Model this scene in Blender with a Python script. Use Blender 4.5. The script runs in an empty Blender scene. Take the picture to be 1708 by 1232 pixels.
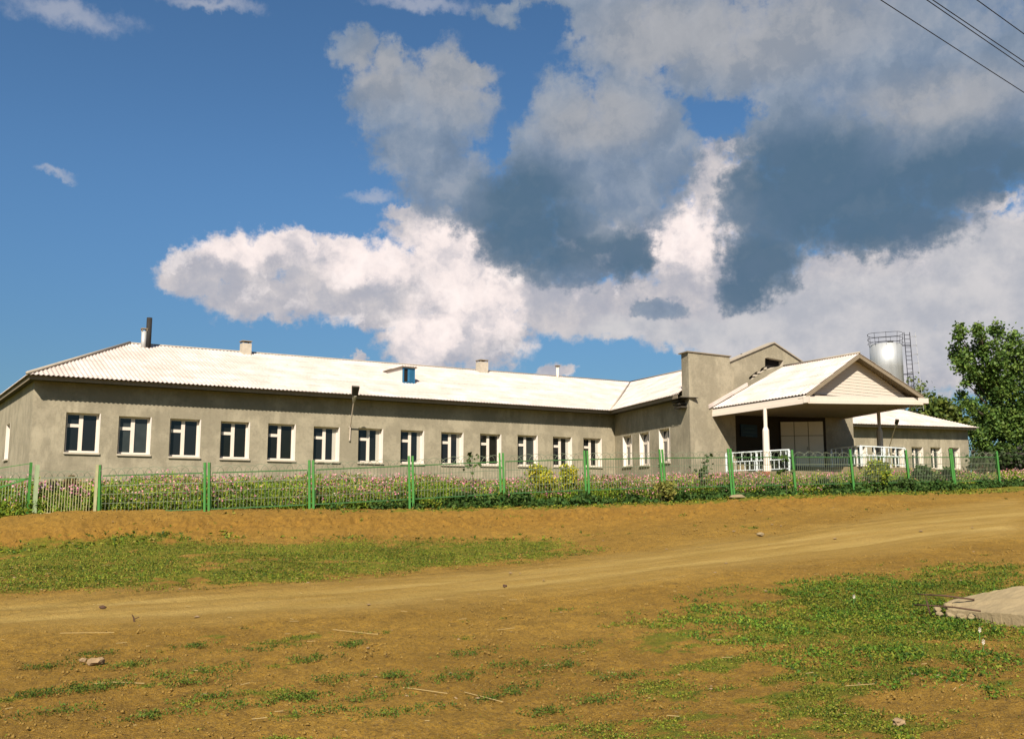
import bpy, bmesh, math, random
import numpy as np
from mathutils import Vector, Matrix
from mathutils.geometry import tessellate_polygon
random.seed(4); RNG = np.random.default_rng(7)
rad = math.radians
# ---------------------------------------------------------------- camera
EYE = 1.65; YAW = 0.59438303; PIT = 0.13785902; FP = 1600.0; CX = 854.0; CY = 616.0
scene = bpy.context.scene
Fv = np.array([math.sin(YAW)*math.cos(PIT), math.cos(YAW)*math.cos(PIT), math.sin(PIT)])
Rv = np.array([math.cos(YAW), -math.sin(YAW), 0.0]); Uv = np.cross(Rv, Fv)
cd = bpy.data.cameras.new('camera'); cam = bpy.data.objects.new('camera', cd)
scene.collection.objects.link(cam); scene.camera = cam
cam.matrix_world = Matrix(((Rv[0], Uv[0], -Fv[0], 0), (Rv[1], Uv[1], -Fv[1], 0), (Rv[2], Uv[2], -Fv[2], EYE), (0, 0, 0, 1)))
cd.sensor_width = 36; cd.sensor_fit = 'HORIZONTAL'; cd.lens = FP*36/1708.0; cd.clip_start = .1; cd.clip_end = 9000
# ---------------------------------------------------------------- light
SUN = np.array([-0.90, -1.0, 1.12]); SUN = SUN/np.linalg.norm(SUN)
sl = bpy.data.lights.new('sun', 'SUN'); sl.energy = 5.0; sl.angle = rad(.5); sl.color = (1, .90, .76)
so = bpy.data.objects.new('sun', sl); scene.collection.objects.link(so)
so.rotation_euler = Vector(SUN).to_track_quat('Z', 'Y').to_euler()
vs = scene.view_settings; vs.view_transform = 'Standard'; vs.look = 'None'; vs.exposure = .9; vs.gamma = 1
scene.cycles.max_bounces = 5; scene.cycles.diffuse_bounces = 3

def ray(px, py): return Fv*FP + Rv*(px-CX) - Uv*(py-CY)
def azel(px, py):
    d = ray(px, py); return math.atan2(d[0], d[1]), math.atan2(d[2], math.hypot(d[0], d[1]))

# ---------------------------------------------------------------- node helpers
class NT:
    def __init__(s, nt): s.nt = nt; s.n = nt.nodes; s.l = nt.links
    def new(s, t, **k):
        n = s.n.new(t)
        for a, b in k.items(): setattr(n, a, b)
        return n
    def put(s, sock, v):
        if hasattr(v, 'is_output') or isinstance(v, bpy.types.NodeSocket): s.l.new(v, sock)
        elif v is not None:
            if isinstance(v, tuple) and len(v) == 3 and len(sock.default_value) == 4: v = (*v, 1)
            sock.default_value = v
    def m(s, op, a, b=None, c=None, clamp=False):
        n = s.new('ShaderNodeMath', operation=op, use_clamp=clamp)
        s.put(n.inputs[0], a)
        if b is not None: s.put(n.inputs[1], b)
        if c is not None: s.put(n.inputs[2], c)
        return n.outputs[0]
    def v(s, op, a, b=None):
        n = s.new('ShaderNodeVectorMath', operation=op); s.put(n.inputs[0], a)
        if b is not None: s.put(n.inputs[1], b)
        return n.outputs['Value'] if op in ('LENGTH', 'DOT_PRODUCT') else n.outputs[0]
    def noise(s, vec, scale, detail=4, rough=.55, out='Fac', dist=0):
        n = s.new('ShaderNodeTexNoise'); s.put(n.inputs['Vector'], vec); n.inputs['Scale'].default_value = scale
        n.inputs['Detail'].default_value = detail; n.inputs['Roughness'].default_value = rough; n.inputs['Distortion'].default_value = dist
        return n.outputs[out]
    def mix(s, f, a, b):
        n = s.new('ShaderNodeMix', data_type='RGBA'); s.put(n.inputs[0], f); s.put(n.inputs[6], a); s.put(n.inputs[7], b); return n.outputs[2]
    def ss(s, x, a, b, lo=0., hi=1.):
        n = s.new('ShaderNodeMapRange', interpolation_type='SMOOTHSTEP'); s.put(n.inputs[0], x)
        for i, q in enumerate((a, b, lo, hi)): n.inputs[i+1].default_value = q
        return n.outputs[0]

# ---------------------------------------------------------------- world: sky with cumulus (laid out by azimuth and elevation)
w = bpy.data.worlds.new('World'); scene.world = w; w.use_nodes = True
T = NT(w.node_tree); T.n.clear()
out = T.new('ShaderNodeOutputWorld')
sky = T.new('ShaderNodeTexSky', sky_type='NISHITA', sun_disc=False)
sky.sun_elevation = math.asin(SUN[2]); sky.sun_rotation = math.atan2(SUN[0], SUN[1]); sky.altitude = 300; sky.air_density = 1.0; sky.dust_density = .6; sky.ozone_density = 2.0
tc = T.new('ShaderNodeTexCoord'); sx = T.new('ShaderNodeSeparateXYZ'); T.l.new(tc.outputs['Generated'], sx.inputs[0])
az = T.m('ARCTAN2', sx.outputs[0], sx.outputs[1])
el = T.m('ARCTAN2', sx.outputs[2], T.m('SQRT', T.m('ADD', T.m('MULTIPLY', sx.outputs[0], sx.outputs[0]), T.m('MULTIPLY', sx.outputs[1], sx.outputs[1]))))
cb = T.new('ShaderNodeCombineXYZ'); T.put(cb.inputs[0], T.m('MULTIPLY', az, 16.)); T.put(cb.inputs[1], T.m('MULTIPLY', el, 16.))
P = cb.outputs[0]
warp = T.v('SUBTRACT', T.noise(P, .9, 4, .6, 'Color'), (.5, .5, .5))
warp2 = T.v('SUBTRACT', T.noise(P, 3.2, 5, .65, 'Color'), (.5, .5, .5))
def scalev(v, k):
    n = T.new('ShaderNodeVectorMath', operation='SCALE'); T.put(n.inputs[0], v); n.inputs['Scale'].default_value = k; return n.outputs[0]
Pw = T.v('ADD', P, T.v('ADD', scalev(warp, .55), scalev(warp2, .42)))
fine = T.noise(P, 4.5, 7, .62)
med = T.noise(P, 1.5, 6, .6)
def lobes(L, Pin):
    cur = None
    for (px, py, rx, ry) in L:
        a, e = azel(px, py); c = math.cos(e)
        k = math.cos(math.atan((px-CX)/FP))
        d = T.v('MULTIPLY', T.v('SUBTRACT', Pin, (a*16, e*16, 0)), (100/(rx*k), 100/(ry*k), 0))
        f = T.m('SUBTRACT', 1., T.v('LENGTH', d))
        cur = f if cur is None else T.m('MAXIMUM', cur, f)
    return cur
WH = [(325,460,70,44),(400,440,105,60),(480,425,100,48),(440,500,130,46),(560,470,130,80),(560,430,90,44),(660,480,130,90),(640,520,90,40),(760,450,110,120),(700,360,80,24),(730,390,110,50),(800,545,115,95),
      (720,570,100,80),(596,594,18,16),(860,480,90,60),(960,510,150,62),(1080,520,190,80),(1250,540,230,74),(1400,540,260,90),(1500,480,300,110),(1640,440,170,110),(1130,400,120,90),(1190,300,60,70),(1235,243,46,18),
      (1500,610,300,80),(1350,600,120,50),(925,620,44,16),(1650,340,60,26),(1750,470,200,170),(1225,330,46,90),(1200,460,150,90),(1020,410,120,60),(1480,600,360,90),(1250,600,120,50),(1700,560,200,120)]
GR = [(590,85,46,40),(650,105,38,50),(625,165,60,75),(670,170,80,80),(765,120,78,58),(735,180,120,80),(700,245,105,70),(750,300,110,80),(800,340,80,70),(860,350,100,95),(870,400,100,80),(950,440,110,48),
      (940,200,80,100),(900,280,90,100),(960,290,120,90),(1050,190,90,120),(1010,250,100,100),(1040,320,110,90),(1110,250,80,115),(1050,425,60,58),(980,20,160,66),(1050,80,120,70),(1150,50,150,90),(1200,120,120,70),
      (1330,80,210,130),(1300,190,110,90),(1330,230,150,90),(1500,90,260,160),(1420,290,240,140),(1320,350,150,90),(1250,330,60,90),(1480,380,170,62),(1600,220,220,130),(1600,310,120,60),(1270,430,85,95),(1235,485,55,45),(1100,512,60,22),(1000,400,80,50),(960,370,80,60),(1700,150,200,170),
      (880,20,110,22),(1740,260,110,60)]
DK = [(1420,340,250,110),(1480,390,180,60),(1600,290,200,80),(880,390,140,90),(950,420,100,44),(1260,450,110,100),(1050,430,80,60),(1330,290,180,90),(880,320,100,60)]
LT = [(1260,50,260,90),(760,130,120,70),(1100,60,150,80),(1560,170,160,50),(640,120,80,60),(1000,200,120,60)]
BL = [(860,150,34,62),(835,75,90,40),(905,45,60,40),(1195,195,70,36),(985,590,110,26),(1075,600,95,15),(835,230,20,36)]
BR = [(760,440,90,110),(400,410,120,40),(520,400,120,36),(800,500,90,80),(1150,400,90,60),(960,450,50,40),(720,560,70,60),(1050,360,50,20),(620,440,110,50)]
WI = [(110,20,150,30),(350,10,110,16),(700,6,130,18),(95,288,40,12),(620,330,60,14)]
wi = T.m('MULTIPLY', T.ss(T.m('ADD', lobes(WI, Pw), T.m('MULTIPLY', T.m('SUBTRACT', fine, .5), .8)), 0., .9), .55)
gen = T.ss(T.noise(P, .22, 5, .6), .52, .62)                    # broken cloud for the unseen rest of the dome, dimmed to lower ambient light
aw, ew = azel(CX, 400)
inview = T.ss(T.m('ABSOLUTE', T.m('SUBTRACT', az, aw)), .62, .80, 1., 0.)
inview = T.m('MULTIPLY', inview, T.ss(el, .55, .75, 1., 0.))
bl = T.m('ADD', lobes(BL, Pw), T.m('MULTIPLY', T.m('SUBTRACT', fine, .5), .9))
blm = T.ss(bl, -.08, .32)
wh = T.m('ADD', lobes(WH, Pw), T.m('MULTIPLY', T.m('SUBTRACT', fine, .5), .8))
wa = T.m('MULTIPLY', T.ss(wh, .02, .40), T.m('SUBTRACT', 1., blm))
gr = T.m('ADD', lobes(GR, Pw), T.m('MULTIPLY', T.m('SUBTRACT', fine, .5), .9))
ga = T.m('MULTIPLY', T.ss(gr, -.02, .34), T.m('SUBTRACT', 1., blm))
dk = T.ss(T.m('ADD', lobes(DK, Pw), T.m('MULTIPLY', T.m('SUBTRACT', med, .5), .45)), -.42, .62)
lt = T.ss(lobes(LT, Pw), -.3, .7)
br = T.ss(T.m('ADD', lobes(BR, Pw), T.m('MULTIPLY', T.m('SUBTRACT', med, .5), 1.2)), -.15, .5)
hs = T.new('ShaderNodeMix', data_type='RGBA', blend_type='MULTIPLY'); hs.inputs[0].default_value = 1; T.l.new(sky.outputs[0], hs.inputs[6]); hs.inputs[7].default_value = (.62, .90, 1.08, 1)
skyc = T.new('ShaderNodeVectorMath', operation='SCALE'); T.l.new(hs.outputs[2], skyc.inputs[0]); T.l.new(T.ss(el, -.02, .36, .58, 1.02), skyc.inputs['Scale'])
wcol = T.mix(T.ss(med, .35, .65), (4.9,4.85,5.4), (7.0,6.5,6.5))
wcol = T.mix(br, wcol, (11.,9.6,9.1))
wcol = T.mix(T.ss(fine, .35, .7, .0, .18), wcol, (4.6,4.6,5.2))
gcol = T.mix(T.ss(med, .3, .7), (2.2,2.9,4.0), (3.1,3.7,4.6))
gcol = T.mix(lt, gcol, (4.1,4.25,4.6))
gcol = T.mix(T.m('MULTIPLY', dk, .92), gcol, (.85,1.62,2.5))
def emboss(sc, k, dt):  # relief of the clouds: light from the upper left put into their colour
    a = T.noise(Pw, sc, 6, .58); b_ = T.noise(T.v('ADD', Pw, (-.14*dt, .17*dt, 0)), sc, 6, .58)
    return T.m('ADD', .5, T.m('MULTIPLY', T.m('SUBTRACT', a, b_), k), clamp=True)
e1 = emboss(.85, 2.6, 1.5)
sm = T.ss(lobes([(1500,540,330,110),(1250,560,200,50),(1060,560,130,40),(1680,460,160,110)], Pw), -.2, .45)
wcol = T.mix(T.m('MULTIPLY', T.ss(e1, .60, .1), .5), wcol, (4.2,4.4,5.2))
wcol = T.mix(T.m('MULTIPLY', T.ss(e1, .55, .95), .4), wcol, (12.5,11.2,10.6))
wcol = T.mix(T.m('MULTIPLY', sm, .85), wcol, T.mix(T.ss(med, .3, .7), (5.1,5.2,5.7), (6.9,6.7,6.8)))
gcol = T.mix(T.m('MULTIPLY', T.ss(e1, .6, .1), .35), gcol, (1.2,1.9,2.9))
gcol = T.mix(T.m('MULTIPLY', T.ss(e1, .5, .95), T.m('SUBTRACT', .26, T.m('MULTIPLY', dk, .22))), gcol, (5.6,5.6,5.8))
thin = T.m('MULTIPLY', ga, T.ss(gr, .02, .6, .6, .97))
c1 = T.mix(T.m('MULTIPLY', wa, T.m('MULTIPLY', inview, .97)), skyc.outputs[0], wcol)
c1 = T.mix(T.m('MULTIPLY', wi, inview), c1, (5.5,5.6,6.2))
c2 = T.mix(T.m('MULTIPLY', thin, inview), c1, gcol)
c3 = T.mix(T.m('MULTIPLY', gen, T.m('MULTIPLY', T.m('SUBTRACT', 1., inview), .8)), c2, (2.6, 2.7, 3.0))
bg = T.new('ShaderNodeBackground'); T.l.new(c3, bg.inputs[0]); bg.inputs[1].default_value = .05
T.l.new(bg.outputs[0], out.inputs[0])
w.cycles.sampling_method = 'MANUAL'; w.cycles.sample_map_resolution = 512

# ---------------------------------------------------------------- materials
KA = .79
def mat(name, col, rough=.85, var=0., vscale=3., bump=0., bscale=40., metal=0., col2=None, attr=None, spec=.3, coord='Object', stretch=None, trans=0):
    col = tuple(q*KA for q in col); col2 = tuple(q*KA for q in col2) if col2 else None
    m = bpy.data.materials.new(name); m.use_nodes = True; t = NT(m.node_tree); b = t.n['Principled BSDF']
    b.inputs['Roughness'].default_value = rough; b.inputs['Metallic'].default_value = metal; b.inputs['Specular IOR Level'].default_value = spec
    tcn = t.new('ShaderNodeTexCoord'); vec = tcn.outputs[coord]
    if stretch: vec = t.v('MULTIPLY', vec, stretch)
    c = t.new('ShaderNodeRGB'); c.outputs[0].default_value = (*col, 1); cur = c.outputs[0]
    if col2: cur = t.mix(t.ss(t.noise(vec, vscale, 6, .6), .38, .64), col, col2)
    elif var: cur = t.mix(t.noise(vec, vscale, 6, .65), tuple(x*(1-var) for x in col), tuple(min(1, x*(1+var)) for x in col))
    if attr:
        a = t.new('ShaderNodeAttribute', attribute_name=attr); n = t.new('ShaderNodeMix', data_type='RGBA', blend_type='MULTIPLY'); n.inputs[0].default_value = 1
        t.put(n.inputs[6], cur); t.l.new(a.outputs['Color'], n.inputs[7]); cur = n.outputs[2]
    t.l.new(cur, b.inputs['Base Color'])
    if bump:
        bn = t.new('ShaderNodeBump'); bn.inputs['Strength'].default_value = bump; bn.inputs['Distance'].default_value = .02
        t.put(bn.inputs['Height'], t.noise(vec, bscale, 5, .6)); t.l.new(bn.outputs[0], b.inputs['Normal'])
    if trans:
        tr = t.new('ShaderNodeBsdfTranslucent'); t.l.new(cur, tr.inputs[0]); mx = t.new('ShaderNodeMixShader'); mx.inputs[0].default_value = trans
        t.l.new(b.outputs[0], mx.inputs[1]); t.l.new(tr.outputs[0], mx.inputs[2]); t.l.new(mx.outputs[0], t.n['Material Output'].inputs[0])
    return m
def plaster(name, a, b_, c_):
    a, b_, c_ = (tuple(q*KA for q in k) for k in (a, b_, c_))
    m = bpy.data.materials.new(name); m.use_nodes = True; t = NT(m.node_tree); b = t.n['Principled BSDF']; b.inputs['Roughness'].default_value = .95; b.inputs['Specular IOR Level'].default_value = .15
    v = t.new('ShaderNodeTexCoord').outputs['Object']
    cur = t.mix(t.ss(t.noise(v, .8, 8, .72), .42, .60), a, b_)
    cur = t.mix(t.ss(t.noise(v, 9, 5, .7), .45, .75, 0, .5), cur, c_)
    st = t.noise(t.v('MULTIPLY', v, (1.6, 1.6, .16)), 1.5, 5, .6)
    cur = t.mix(t.ss(st, .5, .72, 0, .4), cur, tuple(x*.72 for x in a))
    st2 = t.noise(t.v('MULTIPLY', v, (1, 1, .35)), .9, 6, .7)
    cur = t.mix(t.ss(st2, .56, .66, 0, .45), cur, tuple(min(1, x*1.25) for x in b_))
    t.l.new(cur, b.inputs['Base Color'])
    bn = t.new('ShaderNodeBump'); bn.inputs['Strength'].default_value = .5; bn.inputs['Distance'].default_value = .03
    t.put(bn.inputs['Height'], t.noise(v, 30, 6, .7)); t.l.new(bn.outputs[0], b.inputs['Normal']); return m
M = {}
M['wall'] = plaster('grey_plaster', (.305,.268,.19), (.40,.352,.252), (.215,.188,.135))
M['asbestos'] = mat('asbestos_sheet', (.54,.455,.40), .9, 0, .9, .15, 30, col2=(.655,.57,.52))
M['slate_edge'] = mat('sheet_ridge', (.38,.33,.26), .9, .3, 3)
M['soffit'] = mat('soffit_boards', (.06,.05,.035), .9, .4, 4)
M['fascia'] = mat('fascia_wood', (.26,.21,.145), .85, .3, 6)
M['white'] = mat('white_paint', (.76,.67,.57), .6, .08, 6)
M['reveal'] = mat('white_reveal', (.78,.71,.63), .8, .06, 6)
M['sill'] = mat('sill_tin_column_shade', (.52,.46,.36), .6, .2, 8)
M['glass'] = mat('window_glass', (.012,.014,.015), .06, spec=.5)
M['glass_dusty'] = mat('dusty_glass', (.035,.042,.040), .10, .5, 2.5, spec=.5)
M['glass_green'] = mat('dark_glass', (.010,.011,.008), .04, .4, 3, spec=.45)
M['curtain'] = mat('curtain_cloth', (.5,.47,.4), .9)
M['blue'] = mat('blue_paint', (.03,.15,.28), .6, .25, 10)
M['dark'] = mat('painted_dark', (.012,.010,.008), 1)  # near-black colour standing in for the unlit space behind openings
M['brick'] = mat('chimney_plaster', (.50,.44,.35), .9, .3, 6, .5, 20)
M['pipe'] = mat('sooty_pipe', (.022,.02,.018), .8, .4, 6)
M['zinc'] = mat('zinc_pipe', (.5,.5,.48), .5, .2, 6, metal=.3)
M['green'] = mat('green_paint', (.05,.20,.035), .5, .3, 4)
M['palegreen'] = mat('faded_green_paint', (.30,.38,.21), .6, .35, 5)
M['cream'] = mat('faded_cream_paint', (.42,.40,.22), .6, .35, 5)
M['rail'] = mat('dark_green_paint', (.045,.135,.035), .6, .3, 5)
M['wire'] = mat('dull_wire', (.16,.19,.12), .6, .2, 8)
M['steel'] = mat('lamp_steel', (.42,.38,.30), .5, .2, 9)
M['pink_pole'] = mat('pale_pole', (.62,.52,.42), .6, .1, 9)
M['bluewhite'] = mat('pale_blue_paint', (.80,.86,.86), .5, .1, 8)
M['siding'] = mat('white_siding', (.72,.64,.54), .6, .06, 3, stretch=(1,1,6))
M['darkbrown'] = mat('dark_porch_brown', (.05,.04,.028), .9, .3, 3)  # even brownish black for the recess walls
M['board'] = mat('hardboard_panel', (1.02,.96,.80), .7, .1, 2)
M['concrete'] = mat('rough_concrete', (.29,.225,.125), .95, .3, 5, .5, 30)
M['tank'] = mat('aluminium_tank', (.50,.52,.53), .55, .45, .8, .05, 3, metal=.45, stretch=(3,3,.3))
M['rust'] = mat('rusty_iron', (.09,.05,.03), .9, .4, 20)
M['trunk'] = mat('bark', (.09,.07,.05), .95, .4, 8)
M['leaf'] = mat('tree_leaf', (1,1,1), .6, attr='tint', spec=.25, trans=.22)
M['plant'] = mat('plant_leaf', (1,1,1), .7, attr='tint', spec=.2, trans=.18)
M['petal'] = mat('petal', (1,1,1), .7, attr='tint', spec=.1, trans=.2)
M['stone'] = mat('stone', (.30,.205,.11), .95, .3, 12, .5, 30)
M['clod'] = mat('soil_clod', (.25,.155,.035), .97, .4, 3)
M['straw'] = mat('straw', (.46,.34,.15), .9, .2, 9)
M['signblue'] = mat('sign_blue', (.01,.05,.09), .5)
M['signtext'] = mat('sign_pale', (.06,.12,.15), .6)
M['redbrick'] = mat('red_block', (.35,.12,.06), .9, .2, 10)
M['cable'] = mat('cable', (.02,.02,.03), .7)

t = NT(M['asbestos'].node_tree); b = t.n['Principled BSDF']; old = b.inputs['Base Color'].links[0].from_socket
v = t.new('ShaderNodeTexCoord').outputs['Object']
c_ = t.mix(t.ss(t.noise(v, 5, 8, .75), .53, .66, 0, .55), old, (.30,.245,.20))
c_ = t.mix(t.ss(t.noise(t.v('MULTIPLY', v, (.25, .9, .9)), 2.2, 6, .7), .52, .68, 0, .35), c_, (.31,.26,.215))
t.l.new(c_, b.inputs['Base Color'])
# ---------------------------------------------------------------- geometry helpers
C = scene.collection
class MB:
    def __init__(s): s.v = []; s.f = []
    def poly(s, pts, flip=False):
        b = len(s.v); s.v += [tuple(p) for p in pts]; f = list(range(b, b+len(pts))); s.f.append(f[::-1] if flip else f); return s
    def box(s, x0, y0, z0, x1, y1, z1):
        return s.obox((x0, y0, z0), (x1-x0, 0, 0), (0, y1-y0, 0), (0, 0, z1-z0))
    def obox(s, o, a, b, c):
        o, a, b, c = (np.array(q, float) for q in (o, a, b, c)); k = len(s.v)
        if np.dot(np.cross(a, b), c) < 0: a, b = b, a
        for p in (o, o+a, o+a+b, o+b, o+c, o+a+c, o+a+b+c, o+b+c): s.v.append(tuple(p))
        for f in ((3,2,1,0),(4,5,6,7),(0,1,5,4),(1,2,6,5),(2,3,7,6),(3,0,4,7)): s.f.append([k+i for i in f])
        return s
    def bar(s, p, q, w, h=None, up=(0,0,1)):
        p = np.array(p, float); q = np.array(q, float); h = h or w; d = q-p; n = np.cross(d, up)
        if np.linalg.norm(n) < 1e-6: n = np.cross(d, (1,0,0))
        n = n/np.linalg.norm(n); m = np.cross(n, d); m = m/np.linalg.norm(m)
        return s.obox(p-n*w/2-m*h/2, n*w, m*h, d)
    def tube(s, pts, r, seg=6, cap=True):
        pts = [np.array(p, float) for p in pts]; rr = r if isinstance(r, (list, tuple)) else [r]*len(pts); k = len(s.v)
        for i, p in enumerate(pts):
            d = pts[min(i+1, len(pts)-1)]-pts[max(i-1, 0)]; d = d/(np.linalg.norm(d)+1e-9)
            a = np.cross(d, (0,0,1)) if abs(d[2]) < .95 else np.cross(d, (1,0,0)); a = a/np.linalg.norm(a); b = np.cross(d, a)
            for j in range(seg):
                t = 2*math.pi*j/seg; s.v.append(tuple(p+(a*math.cos(t)+b*math.sin(t))*rr[i]))
        for i in range(len(pts)-1):
            for j in range(seg):
                s.f.append([k+i*seg+j, k+i*seg+(j+1) % seg, k+(i+1)*seg+(j+1) % seg, k+(i+1)*seg+j])
        if cap: s.f.append([k+j for j in range(seg)][::-1]); s.f.append([k+(len(pts)-1)*seg+j for j in range(seg)])
        return s
    def build(s, name, m, parent=None, smooth=False, bevel=0, tint=None):
        me = bpy.data.meshes.new(name); me.from_pydata(s.v, [], s.f); me.materials.append(m); me.update()
        if bevel:
            bm = bmesh.new(); bm.from_mesh(me); bmesh.ops.bevel(bm, geom=list(bm.edges), offset=bevel, segments=1, affect='EDGES'); bm.to_mesh(me); bm.free()
        if smooth: me.shade_smooth()
        o = bpy.data.objects.new(name, me); C.objects.link(o)
        if parent: o.parent = parent; o.matrix_parent_inverse = inv(parent)
        return o
def inv(p):
    m = Matrix.Translation(p.location); q = p.parent
    while q: m = Matrix.Translation(q.location) @ m; q = q.parent
    return m.inverted() if p.type == 'EMPTY' else Matrix()
def tag(o, label=None, cat=None, group=None, kind=None):
    if label: o['label'] = label
    if cat: o['category'] = cat
    if group: o['group'] = group
    if kind: o['kind'] = kind
    return o
def thing(name, loc, label, cat, group=None):
    o = bpy.data.objects.new(name, None); C.objects.link(o); o.location = tuple(float(q) for q in loc); o.empty_display_size = .3
    return tag(o, label, cat, group)
def bigmesh(name, V, Fq, m, parent=None, tint=None, nper=4):
    me = bpy.data.meshes.new(name); V = np.asarray(V, np.float32); n = len(Fq)
    me.vertices.add(len(V)); me.vertices.foreach_set('co', V.ravel())
    me.loops.add(n*nper); me.loops.foreach_set('vertex_index', np.asarray(Fq, np.int32).ravel())
    me.polygons.add(n); me.polygons.foreach_set('loop_start', np.arange(0, n*nper, nper, dtype=np.int32))
    me.update(calc_edges=True); me.materials.append(m)
    if tint is not None:
        a = me.color_attributes.new('tint', 'FLOAT_COLOR', 'POINT'); t = np.ones((len(V), 4), np.float32); t[:, :3] = tint; a.data.foreach_set('color', t.ravel())
    o = bpy.data.objects.new(name, me); C.objects.link(o)
    if parent: o.parent = parent; o.matrix_parent_inverse = inv(parent)
    return o
# ---------------------------------------------------------------- numpy value noise
def _h(i, j, s):
    n = (i*374761393 + j*668265263 + s*1274126177) & 0xffffffff
    n = ((n ^ (n >> 13))*1274126177) & 0xffffffff
    return ((n ^ (n >> 16)) & 0xffff)/65535.0
def vnoise(x, y, s=0):
    i = np.floor(x).astype(np.int64); j = np.floor(y).astype(np.int64); u = x-i; v = y-j; u = u*u*(3-2*u); v = v*v*(3-2*v)
    return (_h(i, j, s)*(1-u)+_h(i+1, j, s)*u)*(1-v)+(_h(i, j+1, s)*(1-u)+_h(i+1, j+1, s)*u)*v
def fbm(x, y, s=0, o=4):
    r = 0; a = .5; t = 0
    for k in range(o): r = r+a*vnoise(x*2**k, y*2**k, s+k); t += a; a *= .55
    return r/t
# ---------------------------------------------------------------- terrain
# fence data: photo x, top rail, bottom rail, post top, ground
FD = np.array([(163,793.5,855,775,857),(346,788.3,849,771,855),(520,783.5,841,767,855),(686,776.5,832,760,852.5),(837,769.5,823,755,846.5),(978,766,817,751,839),(1104,763.5,813,749,835),
      (1218,762.8,810.5,748,832),(1322,762,808,750,830),(1419,762.5,806,749,827),(1512,762.5,804,750,822),(1587,762.3,802.5,748,819),(1663,762,801,752,809)], float)
hf = np.polyfit(FD[:, 0], FD[:, 2]-FD[:, 1], 2)
def fdepth(px): return 1740/np.polyval(hf, px)
CT = {-300: [(7,-.05),(13,.15),(27,.5),(31,1.25),(40,1.4)],
      100: [(3,0),(7,0),(13.5,.2),(15,.3),(22,.42),(26.5,.52),(29.5,.98),(31.4,1.31),(33,1.36),(38,1.45)],
      500: [(3,0),(7,0),(13,.2),(16,.3),(22,.45),(26,.6),(31,1.16),(33.5,1.4),(35,1.42),(42,1.6)],
      850: [(7,0),(14.7,.2),(19.5,.35),(27,.6),(33,1.12),(35.5,1.42),(37.5,1.47),(46,1.7)],
      1200: [(3,0),(7,0),(12,.15),(17,.4),(25,.7),(31,1.12),(36,1.54),(38,1.62),(41.7,1.82),(50,2.1)],
      1450: [(7,0),(12,.15),(20,.6),(30,1.26),(38,1.78),(45,2.06),(55,2.3),(70,2.7)],
      1660: [(7,.05),(12,.22),(22,.85),(32,1.45),(45,2.1),(52,2.5),(62,2.75),(76,3.0)],
      2000: [(7,.1),(15,.35),(30,1.4),(50,2.4),(75,3.0)]}
cp = []
for px, L in CT.items():
    fd = 2000/np.polyval(hf, min(max(px, 60), 1680))
    for d, z in L:
        if d <= fd+1.5:
            kk = 1-.13*min(1, max(0, (d-13)/(fd-13-2))); d = d*kk; z = EYE+(z-EYE)*kk
        r = ray(px, 838.); r = r/(r@Fv)*d; cp.append((r[0], r[1], z))
for x, y, z in ((20,60,1.6),(60,60,3.0),(0,60,1.5),(-10,-8,0),(10,-10,0),(20,-5,.1),(-20,10,0),(90,50,3.1),(95,20,2.8),(40,0,.6),(-15,45,1.3)): cp.append((x, y, z))
cp = np.array(cp)
def _tps(r): return np.where(r > 1e-9, r*r*np.log(r+1e-12), 0)
_n = len(cp); K = _tps(np.hypot(cp[:, None, 0]-cp[None, :, 0], cp[:, None, 1]-cp[None, :, 1])) + np.eye(_n)*.15
_P = np.c_[np.ones(_n), cp[:, :2]]; _A = np.block([[K, _P], [_P.T, np.zeros((3, 3))]])
_w = np.linalg.solve(_A, np.r_[cp[:, 2], 0, 0, 0])
def H(x, y):
    x = np.atleast_1d(np.asarray(x, float)); y = np.atleast_1d(np.asarray(y, float)); sh = x.shape; x = x.ravel(); y = y.ravel()
    res = np.zeros_like(x)
    for k in range(0, len(x), 20000):
        a, b = x[k:k+20000], y[k:k+20000]
        z = _w[-3]+_w[-2]*a+_w[-1]*b + _tps(np.hypot(a[:, None]-cp[None, :, 0], b[:, None]-cp[None, :, 1]))@_w[:_n]
        r = np.hypot(a-35, b-30); t = np.clip((r-50)/40, 0, 1); t = t*t*(3-2*t)
        far = np.clip(1.2+.02*a, 0, 2.6)
        res[k:k+20000] = np.clip(z, -.4, 3.4)*(1-t)+far*t
    return res.reshape(sh)
def h1(x, y): return float(H(x, y)[0])
def gpt(px, py):                       # point of the ground seen along a photo direction
    r = ray(px, py); r = r/(r@Fv); ds = np.geomspace(3, 120, 1500)
    X = r[0]*ds; Y = r[1]*ds; Z = EYE+r[2]*ds; g = H(X, Y); i = np.argmax(Z < g)
    if not (Z < g).any(): i = int(np.argmin(Z-g))
    return np.array([X[i], Y[i], g[i]])
def inpoly(x, y, poly):
    c = np.zeros(x.shape, bool); n = len(poly)
    for i in range(n):
        x1, y1 = poly[i]; x2, y2 = poly[(i+1) % n]
        if y1 == y2: continue
        c ^= ((y1 > y) != (y2 > y)) & (x < (x2-x1)*(y-y1)/(y2-y1)+x1)
    return c
def wpoly(L): return [tuple(gpt(*p)[:2]) for p in L]
ROAD = wpoly([(-60,1001),(300,985),(550,973),(700,957),(854,944),(974,930),(1154,907),(1354,880),(1454,864),(1560,848),(1640,838),(1720,830),(1720,893),(1664,897),(1454,925),(1204,952),(1054,973),(854,994),(620,1024),(300,1040),(-60,1054)])
GBAND = wpoly([(-60,908),(100,906),(170,892),(240,880),(290,900),(340,880),(380,908),(440,912),(500,896),(600,905),(720,898),(830,903),(900,898),(1000,912),(960,930),(800,942),(700,950),(550,966),(400,976),(300,982),(100,993),(-60,996)])
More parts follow.
